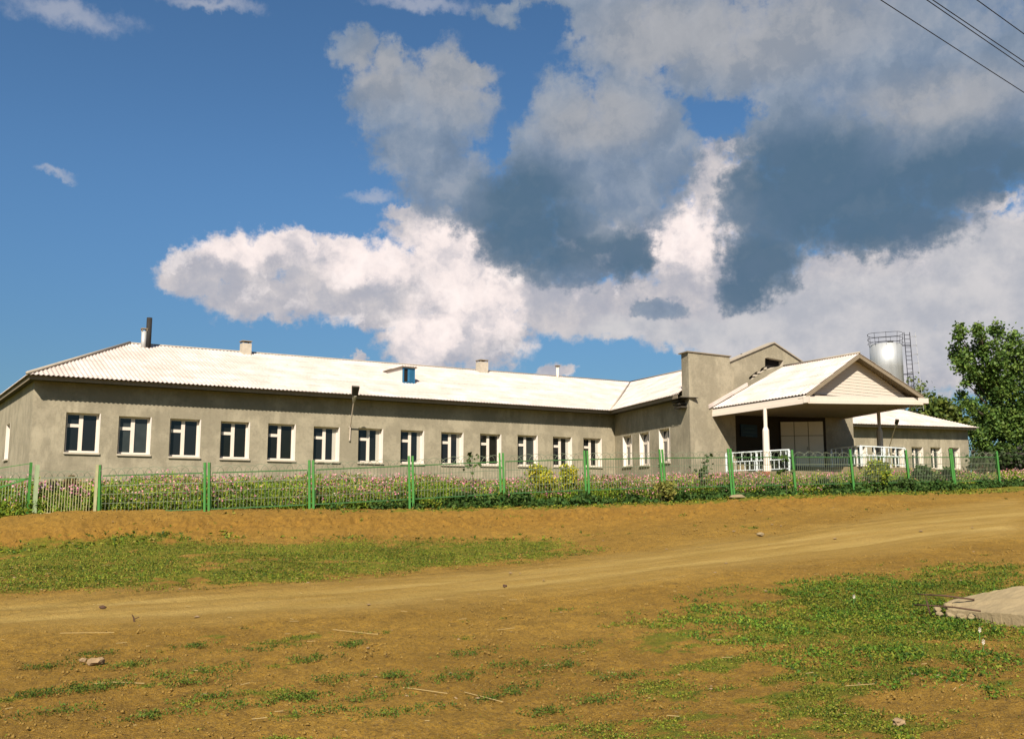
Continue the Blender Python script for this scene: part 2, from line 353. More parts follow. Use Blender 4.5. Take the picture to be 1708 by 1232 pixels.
GRIGHT = wpoly([(1040,1050),(1180,992),(1300,968),(1450,962),(1540,935),(1720,925),(1720,1300),(900,1300),(940,1200),(1000,1140),(990,1080)])
GLUSH = wpoly([(1230,1000),(1400,975),(1720,950),(1720,1120),(1500,1130),(1400,1090),(1280,1080),(1180,1040)])
UP_ = np.array(ROAD[:12]); LO_ = np.array(ROAD[12:])
def pdist(P_, X, Y):
    d = np.full(X.shape, 1e9)
    for (x1, y1), (x2, y2) in zip(P_[:-1], P_[1:]):
        L2 = (x2-x1)**2+(y2-y1)**2+1e-9; t_ = np.clip(((X-x1)*(x2-x1)+(Y-y1)*(y2-y1))/L2, 0, 1); d = np.minimum(d, np.hypot(X-x1-t_*(x2-x1), Y-y1-t_*(y2-y1)))
    return d
def soft(poly, X, Y, s=.6, seed=0, amp=1.2):
    acc = 0
    for k in range(6):
        a = k*math.pi/3
        acc = acc+inpoly(X+math.cos(a)*s+(fbm(X*.8, Y*.8, seed+5)-.5)*amp*2, Y+math.sin(a)*s+(fbm(X*.8, Y*.8, seed+9)-.5)*amp*2, poly)
    return acc/6

def at(px, py, d): r = ray(px, py); r = r/(r@Fv)*d; r[2] += EYE; return r
FP3 = [at(r[0], r[1], fdepth(r[0])) for r in FD]
FX = np.array([p[0] for p in FP3]); FY = np.array([p[1] for p in FP3])
def fence_y(x): return np.interp(x, FX, FY)
def masks(X, Y):
    road = soft(ROAD, X, Y, .5, 1, .5)
    n3 = fbm(X*1.7, Y*3.4, 41, 5); n1 = fbm(X*1.1, Y*1.1, 21, 5); n2 = fbm(X*3.1, Y*3.1, 31, 4)
    g = soft(GBAND, X, Y, .8, 3, .8)*np.clip((n1*.5+n2*.5-.30)*6, 0, 1)
    g = np.maximum(g, soft(GRIGHT, X, Y, .8, 7, 1.)*np.clip((n1*.35+n3*.65-.455)*7, 0, 1))
    g = np.maximum(g, soft(GLUSH, X, Y, .9, 8, .8)*np.clip((n1*.6+n2*.4-.28)*6, 0, 1))
    n3 = fbm(X*1.7, Y*3.4, 41, 5); sp = np.clip((n3*.75+n1*.25-.61)*7, 0, 1)*(Y+X*.2 < 12.5)
    g = np.maximum(g, sp)
    dy = fence_y(X)-Y
    verge = np.clip(1-np.abs(dy-.8)/np.interp(X, (10,22,28,50), (.5,1.2,2.2,3.0)), 0, 1)*np.clip((X-9)/8, 0, 1)
    g = np.maximum(g, np.clip(verge*2, 0, 1)*np.clip((n2-.30)*5, 0, 1))
    g = np.maximum(g, np.clip(-dy+.2, 0, 1)*.9)
    bank = np.clip((n1*.4+n2*.6-.63)*8, 0, 1)*.8
    g = np.maximum(g, bank*(dy < 9))
    return road, g*(1-road)
print('masks ready')

# ---------------------------------------------------------------- ground sheet
ang = np.r_[np.linspace(-.03, 1.2, 760), np.linspace(1.2, 2*math.pi-.03, 70)[1:-1]]
rr = np.r_[np.linspace(.3, 4, 8)[:-1], np.geomspace(4, 62, 480), np.geomspace(62, 4500, 40)[1:]]
A_, R_ = np.meshgrid(ang, rr); GX = R_*np.sin(A_); GY = R_*np.cos(A_); GZ = H(GX, GY)
road_m, green_m = masks(GX, GY)
near = np.clip((80-R_)/20, 0, 1)
du_, dl_ = pdist(UP_, GX, GY), pdist(LO_, GX, GY); uu = du_/(du_+dl_+1e-6)+(fbm(GX*.4, GY*.4, 201)-.5)*.12
rut = np.exp(-((uu-.30)/.075)**2)+np.exp(-((uu-.66)/.085)**2)+.5*np.exp(-((uu-.48)/.04)**2)
rut = np.clip(rut*(.6+.8*fbm(GX*.9, GY*.9, 203)), 0, 1.1)
dyf = fence_y(GX)-GY; bankm = np.clip(1-np.abs(dyf-3.5)/4, 0, 1)*(GX < 30)
GZ = GZ-near*road_m*rut*.03+near*((fbm(GX*.7, GY*.7, 3)-.5)*.10*(1-road_m*.8)+(fbm(GX*4, GY*4, 13)-.5)*(.05+bankm*.26)*(1-road_m*.7)+(fbm(GX*14, GY*14, 17, 3)-.5)*(.04+bankm*.12)*(1-road_m*.6))
na, nr = len(ang), len(rr)
V = np.c_[GX.ravel(), GY.ravel(), GZ.ravel()]
i, j = np.meshgrid(np.arange(nr-1), np.arange(na), indexing='ij'); j2 = (j+1) % na
Fq = np.c_[(i*na+j).ravel(), (i*na+j2).ravel(), ((i+1)*na+j2).ravel(), ((i+1)*na+j).ravel()]
V = np.r_[V, [[0, 0, 0]]]
gm = bpy.data.materials.new('dry_soil'); gm.use_nodes = True; t = NT(gm.node_tree); b = t.n['Principled BSDF']; b.inputs['Roughness'].default_value = .97; b.inputs['Specular IOR Level'].default_value = .1
at1 = t.new('ShaderNodeAttribute', attribute_name='tint'); sp = t.new('ShaderNodeSeparateColor'); t.l.new(at1.outputs['Color'], sp.inputs[0])
v = t.new('ShaderNodeTexCoord').outputs['Object']
soil = t.mix(t.ss(t.noise(v, .45, 7, .65), .35, .65), (.285,.162,.026), (.38,.222,.038))
soil = t.mix(t.ss(t.noise(v, 3.2, 8, .7), .42, .68, 0, .75), soil, (.20,.118,.022))
soil = t.mix(t.ss(t.noise(v, 24, 7, .8), .50, .62, 0, .85), soil, (.085,.048,.016))
soil = t.mix(t.ss(t.noise(v, 62, 5, .8), .53, .61, 0, .8), soil, (.07,.042,.014))
soil = t.mix(t.ss(t.noise(v, 48, 5, .8), .56, .64, 0, .6), soil, (.50,.36,.15))
soil = t.mix(t.ss(t.noise(v, 17, 7, .75), .58, .72, 0, .6), soil, (.44,.30,.10))
bnk = t.mix(t.ss(t.noise(v, 8, 8, .8), .46, .60), (.31,.165,.028), (.19,.10,.022))
soil = t.mix(t.m('MULTIPLY', sp.outputs[2], .75), soil, bnk)
rd = t.mix(t.ss(t.noise(t.v('MULTIPLY', v, (.18, 1.7, 1)), 1.3, 7, .6), .35, .65), (.34,.225,.058), (.45,.31,.095))
rd = t.mix(t.ss(t.noise(v, 20, 6, .7), .5, .75, 0, .5), rd, (.24,.14,.055))
gn = t.mix(t.ss(t.noise(v, 6, 6, .7), .35, .65), (.075,.125,.010), (.15,.17,.015))
cur = t.mix(t.m('ADD', sp.outputs[0], t.m('MULTIPLY', t.m('SUBTRACT', t.noise(v, 2, 6, .7), .5), t.m('MULTIPLY', sp.outputs[0], .6)), clamp=True), soil, rd)
gf = t.ss(t.m('ADD', t.m('MULTIPLY', sp.outputs[1], .9), t.m('MULTIPLY', t.m('SUBTRACT', t.noise(v, 14, 6, .75), .5), 1.0)), .34, .68, 0, .7)
cur = t.mix(gf, cur, gn)
sc_ = t.new('ShaderNodeVectorMath', operation='SCALE'); t.l.new(cur, sc_.inputs[0]); sc_.inputs['Scale'].default_value = .86; t.l.new(sc_.outputs[0], b.inputs['Base Color'])
bn = t.new('ShaderNodeBump'); bn.inputs['Strength'].default_value = 1.; bn.inputs['Distance'].default_value = .055
t.put(bn.inputs['Height'], t.m('ADD', t.noise(v, 9, 8, .72), t.m('MULTIPLY', t.noise(v, 45, 5, .7), .5))); t.l.new(bn.outputs[0], b.inputs['Normal'])
tint = np.zeros((len(V), 3), np.float32); tint[:-1, 0] = (road_m*(.50+.55*rut)).ravel(); tint[:-1, 1] = green_m.ravel(); tint[:-1, 2] = bankm.ravel()
g = bigmesh('ground', V, Fq, gm, tint=tint); g.data.shade_smooth(); tag(g, kind='structure')
me0 = MB()
# ---------------------------------------------------------------- leafy scatter helpers (numpy)
def quads(c, size, up=.3, aspect=1.6, flat=None, tintf=None, rng=RNG):
    n = len(c); d = rng.normal(size=(n, 3)); d[:, 2] = np.abs(d[:, 2])*up if flat is None else d[:, 2]*flat
    d /= np.linalg.norm(d, axis=1)[:, None]+1e-9
    e = np.cross(d, rng.normal(size=(n, 3))); e /= np.linalg.norm(e, axis=1)[:, None]+1e-9
    s = np.broadcast_to(np.asarray(size, float).reshape(-1, 1), (n, 1)); a = d*s*aspect/2; b_ = e*s/2
    Vq = np.stack([c-a, c+b_*1.0-a*.1, c+a, c-b_*1.0-a*.1], 1).reshape(-1, 3)
    return Vq, np.arange(4*n).reshape(-1, 4)
def gtint(n, cols, rng=RNG, jit=.25):
    cols = np.array(cols); t = cols[rng.integers(0, len(cols), n)]*(1+rng.uniform(-jit, jit, (n, 1))); return np.repeat(t, 4, 0)
def blob(cs, rs, n, shell=.5, rng=RNG, clump=6, spread=.16):
    m = max(1, n//clump); k = rng.choice(len(cs), m, p=np.prod(rs, 1)**(2/3.)/np.sum(np.prod(rs, 1)**(2/3.)))
    d = rng.normal(size=(m, 3)); d /= np.linalg.norm(d, axis=1)[:, None]; q = rng.uniform(shell, 1.05, (m, 1))
    c = np.array(cs)[k]+d*q*np.array(rs)[k]; c = np.repeat(c, clump, 0)+rng.normal(size=(m*clump, 3))*spread; return c, np.repeat(np.arange(m), clump)

# ================================================================= THE BUILDING
YA = 41.72; EZ = EYE
S = thing('school_building', (5.43, YA, 1.5), 'long single storey grey plastered building with whitish corrugated roof and gabled entrance porch', 'building')
def ony(px, py, Y): d = ray(px, py); d = d*Y/d[1]; d[2] += EZ; return d
def wall_holes(name, O, D, L, z0, z1, holes, m, th=.3, nrm=None, parent=S, ztop=None):
    """wall face along D (unit xy) from O, rectangular holes (s0,s1,za,zb); thickness behind"""
    O = np.array(O, float); D = np.array([D[0], D[1], 0.]); N = np.array([D[1], -D[0], 0.])  # outward
    ss_ = sorted({0, L, *[h[0] for h in holes], *[h[1] for h in holes]}); mb = MB()
    for a, c in zip(ss_[:-1], ss_[1:]):
        hs_ = [h for h in holes if h[0] <= a+1e-6 and h[1] >= c-1e-6]
        zs = [(z0, z1)] if not hs_ else [(z0, hs_[0][2]), (hs_[0][3], z1)]
        for za, zb in zs:
            mb.poly([O+D*a+[0,0,za], O+D*c+[0,0,za], O+D*c+[0,0,zb], O+D*a+[0,0,zb]])
    return mb.build(name, m, parent)
def window(O, D, w, h, depth=.20, curtain=0, style=0):
    """O: lower left corner of the opening on the wall face, seen from outside; D: unit xy to the right"""
    O = np.array(O, float); D = np.array([D[0], D[1], 0.]); N = np.array([D[1], -D[0], 0.]); Z = np.array([0,0,1.])
    fr = MB(); P_ = lambda s, z, n: O+D*s+Z*z+N*n
    fw = .075; n0 = -depth; t_ = .06
    def b(s0, z0, s1, z1, t=t_, off=0): fr.obox(P_(s0, z0, n0-t+off), D*(s1-s0), Z*(z1-z0), N*t)
    b(0, 0, fw, h); b(w-fw, 0, w, h); b(fw, h-fw, w-fw, h); b(fw, 0, w-fw, fw)
    mx = w*.47; b(mx-.075, fw, mx+.075, h-fw, .075, .008); tz = h*.68; b(fw, tz-.065, mx-.075, tz+.065, .07, .006)
    f = fr.build('window_frame', M['white'], None)
    return f
def add_window(O, D, w, h, depth=.20, parent=S, curtain=0):
    O = np.array(O, float); D3 = np.array([D[0], D[1], 0.]); N = np.array([D3[1], -D3[0], 0.]); Z = np.array([0,0,1.])
    P_ = lambda s, z, n: O+D3*s+Z*z+N*n
    rv = MB()   # painted reveals
    rv.obox(P_(0, 0, -depth-.06), D3*-.02, Z*h, N*(depth+.06)); rv.obox(P_(w, 0, -depth-.06), D3*.035, Z*h, N*(depth+.065)); rv.obox(P_(-.02, h, -depth-.06), D3*(w+.055), Z*.02, N*(depth+.058))
    win = rv.build('window', M['reveal'], parent)
    f = window(O, D, w, h, depth); f.parent = win
    g_ = MB().poly([P_(.03, .03, -depth-.03), P_(w-.03, .03, -depth-.03), P_(w-.03, h-.03, -depth-.03), P_(.03, h-.03, -depth-.03)]).build('pane', M[random.choice(('glass', 'glass', 'glass_dusty', 'glass_green'))], win)
    sl_ = MB().obox(P_(-.04, -.075, -depth-.06), D3*(w+.10), Z*.07, N*(depth+.13)).build('sill', M['sill'], win)
    if curtain:
        cv = MB(); k = 10
        s0, s1 = w*.80, w-.085
        for q in range(k):
            a = s0+(s1-s0)*q/k; c_ = s0+(s1-s0)*(q+1)/k; n_a = -depth-.018-.006*(q % 2); n_c = -depth-.018-.006*((q+1) % 2); zt = .10+.5*abs(math.sin(q*.35+curtain))*0
            cv.poly([P_(a, .08, n_a), P_(c_, .08, n_c), P_(c_, h-.08, n_c), P_(a, h-.08, n_a)])
        cv.build('curtain', M['curtain'], win)
    return win
# ---- left wing
WPX = [(111.7,687.2,753.6),(199.6,693.4,756.5),(285,697.4,760.7),(369.5,702,763.7),(448.3,705.6,766.3),(524.2,710.6,768.2),(598.7,713.3,770.3),(669.1,716.6,772),(736.7,720,773.8),(801.5,722.7,775),(864,724.9,776),(922.8,727.7,777),(973.6,729.9,777.4)]
XL = 5.43; XC = 35.21; WW = 1.24
holes = []
for q in WPX:
    a = ony(q[0], q[1], YA); c_ = ony(q[0]-.3, q[2], YA); holes.append((a[0]-XL, a[0]-XL+WW, c_[2], a[2]))
wl = wall_holes('wall', (XL, YA, 0), (1, 0), XC-XL, .6, 6.62, holes, M['wall']); wl['label'] = 'long window wall of the left wing'
for k, hh in enumerate(holes): add_window((XL+hh[0], YA, hh[2]), (1, 0), WW, hh[3]-hh[2], .21, curtain=(k in (5,6,7,8,11,12)))
# end wall (faces left), D runs towards the viewer so that the outside is on the left
LE = 12.0; ewh = [(4.0, 5.35, 3.60, 5.20)]
wl = wall_holes('wall', (XL, YA+LE, 0), (0, -1), LE, .6, 6.62, ewh, M['wall']); wl['label'] = 'end wall'
for hh in ewh: add_window((XL, YA+LE-hh[0], hh[2]), (0, -1), hh[1]-hh[0], hh[3]-hh[2], .2)
MB().poly([(47.5,YA+LE,.6),(XL,YA+LE,.6),(XL,YA+LE,6.6),(47.5,YA+LE,6.6)]).build('wall', M['wall'], S)
zeA = lambda x: 6.56+.0052*(x-5); zrA = lambda x: 9.18+.0108*(x-10)
PITCH = .18
def corr_roof(name, S0, S1, eave, top, tmin, tmax, m, parent=S, rows=6, pitch=PITCH, amp=.021, spp=6, back=False):
    n = int((S1-S0)/pitch*spp); us = np.linspace(S0, S1, n+1); vv = []; ff = []
    for u in us:
        a = np.array(eave(u)); c_ = np.array(top(u)); t0 = tmin(u); t1 = max(tmax(u), t0)
        wv = amp*math.sin(2*math.pi*u/pitch)
        for r in range(rows):
            for e_, lift in ((0, .022), (1, 0.)):
                tt = t0+(t1-t0)*(r+e_)/rows
                # rows are laid at fixed courses
                tt = min(max((r+e_)/rows, t0), t1)
                p = a+(c_-a)*tt; vv.append((p[0], p[1], p[2]+wv+lift))
    k = rows*2
    for i_ in range(n):
        for r in range(k-1):
            ff.append([i_*k+r, (i_+1)*k+r, (i_+1)*k+r+1, i_*k+r+1])
    mb = MB(); mb.v = vv; mb.f = ff
    o = mb.build(name, m, parent)
    sm = o.modifiers.new('thick', 'SOLIDIFY'); sm.thickness = .012; sm.offset = -1
    return o
EY = 40.92; RY = 47.72; EX = 5.07; HX = 10.2; VX = 34.25; RX = 41.7
roofA = corr_roof('roof', EX, RX, lambda x: (x, EY, zeA(x)), lambda x: (x, RY, zrA(x)), lambda x: max(0, (x-VX)/(RX-VX)), lambda x: min(1, (x-EX)/(HX-EX)), M['asbestos'])
roofA['label'] = 'whitish corrugated roof slope of the long left wing'
# hip end (faces left) : courses run with y
YB = YA+LE+.8
he = corr_roof('roof', -YB, -EY, lambda s: (EX, -s, zeA(EX)), lambda s: (HX, -s, zrA(HX)), lambda s: 0, lambda s: max(0, min(1, (-s-EY)/(RY-EY), (YB+s)/(YB-RY))), M['asbestos'])
MB().poly([(EX,YB,zeA(EX)),(HX,RY,zrA(HX)-.03),(48,RY,9.55),(48,YB,6.7)], True).build('roof', M['asbestos'], S)
# hip and ridge caps
cap = MB(); cap.tube([(EX-.02, EY, zeA(EX)+.05), (HX, RY, zrA(HX)+.04)], .07, 8); cap.tube([(HX, RY, zrA(HX)+.03), (RX, RY, zrA(RX)+.03)], .035, 8)
cap.build('ridge_cap', M['slate_edge'], roofA, True)
cap = MB(); cap.tube([(VX, EY, zeA(VX)+.02), (RX, RY, zrA(RX)+.02)], .05, 6); cap.build('valley_flashing', M['slate_edge'], roofA, True)
# soffit and fascia
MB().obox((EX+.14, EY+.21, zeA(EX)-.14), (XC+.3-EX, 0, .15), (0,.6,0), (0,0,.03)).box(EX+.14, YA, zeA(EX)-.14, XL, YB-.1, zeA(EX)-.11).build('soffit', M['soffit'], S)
fa = MB(); fa.obox((EX+.10, EY+.17, zeA(EX)-.16), (VX-EX+.15, 0, .15), (0,.03,0), (0,0,.16)).build('fascia', M['fascia'], S)
MB().obox((EX+.10, EY+.205, zeA(EX)-.16), (0, YB-EY-.3, 0), (.03,0,0), (0,0,.16)).build('fascia', M['fascia'], S)
# ---- entrance block
def unit(a): return np.array([-math.sin(rad(a)), -math.cos(rad(a))])
vB = unit(18.0); nB = np.array([vB[1]*-1, vB[0]])      # nB points right
nB = np.array([.951, -.309])
LB = 9.40; B0 = np.array([XC, YA])
YF = B0[1]+vB[1]*LB; XT0 = B0[0]+vB[0]*LB               # front-left corner of the parapet block
bh = []
for (a, ty, by, wpx) in ((1038.7,727.7,777.4,1057),(1066.4,722.7,775.8,1084),(1098.9,716.6,771.5,1118)):
    def onB(px, py):
        d = ray(px, py); A = np.array([[d[0], -vB[0]], [d[1], -vB[1]]]); k, s = np.linalg.solve(A, B0); return s, d[2]*k+EZ
    s0, zt = onB(a, ty); _, zb = onB(a+2, by); s1, _ = onB(wpx, by); bh.append((s0, s0+1.24, zb, zt))
wl = wall_holes('wall', (B0[0], B0[1], 0), vB, LB-.75, .6, 6.75, bh, M['wall']); wl['label'] = 'slanting side wall of the entrance block'
for hh in bh: add_window((B0[0]+vB[0]*hh[0], B0[1]+vB[1]*hh[0], hh[2]), vB, hh[1]-hh[0], hh[3]-hh[2], .21)
# parapet block (tower)
tl = ony(1146, 587, YF); tr = ony(1217, 595, YF); XT1 = tr[0]; ZT = (tl[2]+tr[2])/2
tw = MB(); pb = B0+vB*(LB-.75)
q0 = (XT0, YF); q1 = (XT1, YF); q2 = (XT1+.25, YF+.75); q3 = (pb[0], pb[1])
zt0, zt1 = tl[2], tr[2]
zs = {0: zt0, 1: zt1, 2: zt1+.02, 3: zt0+.02}; qs = [q0, q1, q2, q3]
for a in range(4):
    c_ = (a+1) % 4; tw.poly([(*qs[a], .6), (*qs[c_], .6), (*qs[c_], zs[c_]), (*qs[a], zs[a])])
tw.poly([(*qs[a], zs[a]) for a in range(4)])
o = tw.build('parapet', M['wall'], S); o['label'] = 'tall plain plastered parapet beside the porch'
cpm = MB(); cpm.obox((XT0-.10, YF-.05, zt0+.004), (XT1-XT0+.18, 0, zt1-zt0), (.22, .85, 0), (0,0,.05)); cpm.build('coping', M['fascia'], o)
# three stacked beam ends beside it
be = MB()
for k in range(3):
    c0 = B0+vB*(LB-1.25+.12*k); be.obox((c0[0]-.42+.02*k, c0[1], 6.42-.15*k), (.45, -.02, 0), (vB[0]*.75, vB[1]*.75, 0), (0,0,.07))
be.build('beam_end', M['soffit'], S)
# front wall under the porch
XR = ony(1227, 700, YF)[0]; XP0 = ony(1377, 700, YF)[0]; XP1 = ony(1423, 700, YF)[0]
fwm = MB()
fwm.poly([(XT1-.01, YF+.02, .6), (XR, YF+.02, .6), (XR, YF+.02, 8.3), (XT1-.01, YF+.02, 8.3)])
rd_ = 1.6; xb = ony(1300, 700, YF+1.6)[0]
fwm.build('wall', M['wall'], S)['label'] = 'front wall left of the entrance'; fwm = MB()
fwm.poly([(XP0, YF+.02, 1.2), (XP1, YF+.02, 1.2), (XP1, YF+.02, 7.6), (XP0, YF+.02, 7.6)])
fwm.poly([(XP1, YF+.02, 1.2), (XP1+2.9, YA, 1.2), (XP1+2.9, YA, 7.6), (XP1, YF+.02, 7.6)])
o = fwm.build('wall', M['wall'], S); o['label'] = 'front wall right of the entrance'
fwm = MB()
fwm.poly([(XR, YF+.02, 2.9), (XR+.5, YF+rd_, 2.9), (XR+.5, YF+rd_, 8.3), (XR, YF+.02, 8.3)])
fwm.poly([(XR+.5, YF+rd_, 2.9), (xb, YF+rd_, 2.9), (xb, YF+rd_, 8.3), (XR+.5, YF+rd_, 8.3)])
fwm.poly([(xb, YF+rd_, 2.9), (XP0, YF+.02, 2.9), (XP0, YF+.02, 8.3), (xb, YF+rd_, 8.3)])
o = fwm.build('wall', M['darkbrown'], S); o['label'] = 'dark recessed entrance walls under the porch'
# entrance boarded door wall (three panels) on the right side of the recess
dd = np.array([XP0-xb, .02-rd_, 0.]); Lw = np.linalg.norm(dd); dd /= Lw; dn = np.array([dd[1], -dd[0], 0.])
p0 = np.array([xb, YF+rd_, 0.])+dn*.03+dd*.02
dz0, dz1 = ony(1338, 780, YF+.8)[2], ony(1338, 703, YF+.8)[2]; Ld = Lw-.16
dr = MB(); dr.obox(p0+[0,0,dz0], dd*Ld, dn*.05, (0,0,dz1-dz0)); door = dr.build('door', M['fascia'], S); door['label'] = 'pale boarded entrance door with side panels'
pm = MB(); wds = [0, Ld*.32, Ld*.65, Ld]
for a, c_ in zip(wds[:-1], wds[1:]):
    pm.obox(p0+dd*(a+.02)+dn*.05+[0,0,dz0+.02], dd*(c_-a-.04), dn*.03, (0,0,(dz1-dz0)*.68)); pm.obox(p0+dd*(a+.02)+dn*.05+[0,0,dz0+.05+(dz1-dz0)*.68], dd*(c_-a-.04), dn*.03, (0,0,(dz1-dz0)*.32-.06))
pm.build('panel', M['board'], door)
MB().obox(p0+dd*Ld*.61+dn*.09+[0,0,dz0+.95], dd*.03, dn*.05, (0,0,.16)).build('handle', M['steel'], door)
# gable wall behind the parapet with the broken hole
YG = YF+.45
gl, ga_, gr_ = ony(1217.5, 603, YG), ony(1290, 573, YG), ony(1338, 605, YG)
gpx = [(1276,597),(1281,596.3),(1290,598),(1306.5,601),(1306.5,609.5),(1300,611),(1293,612),(1288,614),(1282,616),(1275,617),(1268,622),(1262,626),(1255,632),(1250,633),(1249,629.5),(1256,624),(1261,620),(1267,619),(1270,614),(1276,611)]
hole = [Vector(ony(a, c_, YG)) for a, c_ in gpx]
slope = (gr_[2]-ga_[2])/(gr_[0]-ga_[0]); xr2 = 45.2
outer = [Vector((gl[0]-.6, YG, 6.3)), Vector((xr2, YG, 6.3)), Vector((xr2, YG, ga_[2]+slope*(xr2-ga_[0]))), Vector(ga_), Vector((gl[0]-.6, YG, gl[2]-.6*(ga_[2]-gl[2])/(ga_[0]-gl[0])))]
tri = tessellate_polygon([outer, hole]); allp = outer+hole
gw = MB(); gw.v = [tuple(p) for p in allp]; gw.f = [list(t_) for t_ in tri]
o = gw.build('wall', M['wall'], S); o['label'] = 'gable wall with a jagged dark hole in it'
bm = bmesh.new(); bm.from_mesh(o.data); bmesh.ops.recalc_face_normals(bm, faces=bm.faces); bm.to_mesh(o.data); bm.free()
rim = MB(); n_ = len(hole)
for k in range(n_):
    a, c_ = hole[k], hole[(k+1) % n_]; rim.poly([a, c_, c_+Vector((0,.3,0)), a+Vector((0,.3,0))])
rim.build('broken_edge', M['brick'], o)
MB().box(ony(1244,600,YG)[0], YG+.30, 7.0, ony(1314,600,YG)[0], YG+.34, ony(1290,594,YG)[2]).build('painted_dark_sheet', M['dark'], o)  # sheet behind the hole, the darkness inside put into its colour
gc = MB()
lq = np.array([gl[0]-.3, YG-.08, gl[2]-.3*(ga_[2]-gl[2])/(ga_[0]-gl[0])]); ap = np.array([ga_[0], YG-.08, ga_[2]+.02]); rq = np.array([xr2, YG-.08, ga_[2]+slope*(xr2-ga_[0])])
gc.obox(lq, ap-lq, (0,.5,0), (0,0,.07)); gc.obox(ap, rq-ap, (0,.5,0), (0,0,.07)); gc.build('coping', M['slate_edge'], o)
# bits of masonry along the hole's lower edge
bb = MB()
for a, c_, w_ in ((1259,625.5,.07),(1267,620.5,.10),(1278,613.5,.06)):
    bb = MB(); p = ony(a, c_, YG-.03); bb.obox((p[0]-w_, YG-.04, p[2]-.07), (w_*1.6, 0, .03), (0, .14, 0), (.01, 0, .09)); bb.build('loose_brick', M['brick'], o)
# block roof: left slope seen, right slope behind
E0 = np.array([VX, EY])
def eB(s): p = E0+vB*s; return (p[0], p[1], zeA(VX)+.0*s)
def tB(s): p = E0+vB*s+nB*5.0; return (p[0], p[1], zrA(RX)-.034*(s+8.75))
roofB = corr_roof('roof', -8.75, LB-.80, eB, tB, lambda s: max(0, -s/8.75) if s < 0 else 0, lambda s: max(0, min(1, (EY-.951*s-YG-.25)/1.545)), M['asbestos']); roofB['label'] = 'corrugated roof slope of the entrance block'
e_ = tB(-8.75); f_ = tB(5.9)
MB().poly([e_, f_, (f_[0]+4.7, f_[1]-1.5, 6.9), (e_[0]+6.5, e_[1]-1.5, 6.9)], True).poly([e_, (e_[0]+6.5, e_[1]-1.5, 6.9), (56, EY+3, 6.9), (56, RY, 9.0)]).build('roof', M['asbestos'], S)
cpb = MB(); cpb.tube([np.array(tB(-8.75))+[0,0,.03], np.array(tB(5.9))+[0,0,.03]], .055, 8); cpb.build('ridge_cap', M['slate_edge'], roofB, True)
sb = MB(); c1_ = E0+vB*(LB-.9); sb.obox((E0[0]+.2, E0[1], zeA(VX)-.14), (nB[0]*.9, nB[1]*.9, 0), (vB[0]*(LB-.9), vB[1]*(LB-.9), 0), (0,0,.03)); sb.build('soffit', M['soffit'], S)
fb = MB(); fb.obox((E0[0]+.17, E0[1]+.17, zeA(VX)-.16), (vB[0]*(LB-1.0), vB[1]*(LB-1.0), 0), (nB[0]*.03, nB[1]*.03, 0), (0,0,.16)); fb.build('fascia', M['fascia'], S)
MB().poly([(48,RY,9.5),(56,RY,9.0),(56,YB,6.7),(48,YB,6.7)]).build('roof', M['asbestos'], S)
# ---- porch canopy: four corner points
yFc = 27.0
fl = ony(1345, 657, yFc); frt = ony(1541, 661, yFc); fap = ony(1433, 589.5, yFc)
bl_ = ony(1188, 681, YF); brt = ony(1404, 687, YF); bap = ony(1307, 611.5, YF)
zfl, zfr = fl[2], frt[2]
def lerp(a, c_, t_): return np.array(a)*(1-t_)+np.array(c_)*t_
def canopy(s0, s1, e0, e1, r0, r1, nm):
    # s along depth, corrugations run from eave to ridge
    L_ = np.linalg.norm(np.array(e1)-np.array(e0))
    return corr_roof(nm, 0, L_, lambda u: tuple(lerp(e0, e1, u/L_)), lambda u: tuple(lerp(r0, r1, u/L_)), lambda u: 0, lambda u: 1, M['asbestos'], rows=4, pitch=.19, amp=.024)
PCH = S
cr = canopy(0, 1, bl_, fl, bap, fap, 'canopy_roof'); cr['label'] = 'corrugated left slope of the porch roof'
cr2 = canopy(0, 1, brt, frt, bap, fap, 'canopy_roof')
MB().tube([bap+[0,0,.04], fap+[0,-.02,.04]], .055, 8).build('ridge_cap', M['slate_edge'], cr, True)
fl_ = MB(); fl_.obox(bl_+[-.25,-.06,-.02], (bap-bl_)*.52, (0,.06,0), (-.03,0,.17)); o = fl_.build('flashing', M['asbestos'], S)
def board(mb, a, c_, hgt, th, inn): mb.obox(a, np.array(c_)-np.array(a), inn, (0,0,-hgt)); return mb
fs = MB()
board(fs, bl_+[0,0,-.06], fl+[0,0,-.06], .17, .03, (.04,0,0)); board(fs, bl_+[-.02,0,-.22], fl+[-.02,0,-.22], .17, .03, (.05,0,0))
fs.build('fascia', M['white'], S); fs = MB()
board(fs, brt+[0,0,-.06], frt+[0,0,-.06], .34, .03, (-.04,0,0))
fs.build('fascia', M['white'], S)
# front beam
yb = yFc+.12
fbm_ = MB(); a = np.array([fl[0]-.02, yb, zfl-.05]); c_ = np.array([frt[0]+.02, yb, zfr-.05])
fbm_.obox(a, c_-a, (0,.05,0), (0,0,-.19)); fbm_.obox(a+[0,-.02,-.18], c_-a, (0,.07,0), (0,0,-.16))
fbm_.obox(np.array([fl[0]-.05, yFc-.18, zfl-.10]), (.06,0,0), (0,.32,0), (0,0,-.27)); fbm_.obox(np.array([frt[0]-.01, yFc-.18, zfr-.10]), (.06,0,0), (0,.32,0), (0,0,-.27))
fbm_.obox(np.array([fl[0]-.05, yFc-.2, zfl-.13]), (.5,0,.02), (0,.03,0), (0,0,-.24)); fbm_.obox(np.array([frt[0]-.75, yFc-.2, zfr-.13]), (.8,0,.02), (0,.03,0), (0,0,-.24))
fbm_.build('front_beam', M['white'], S)
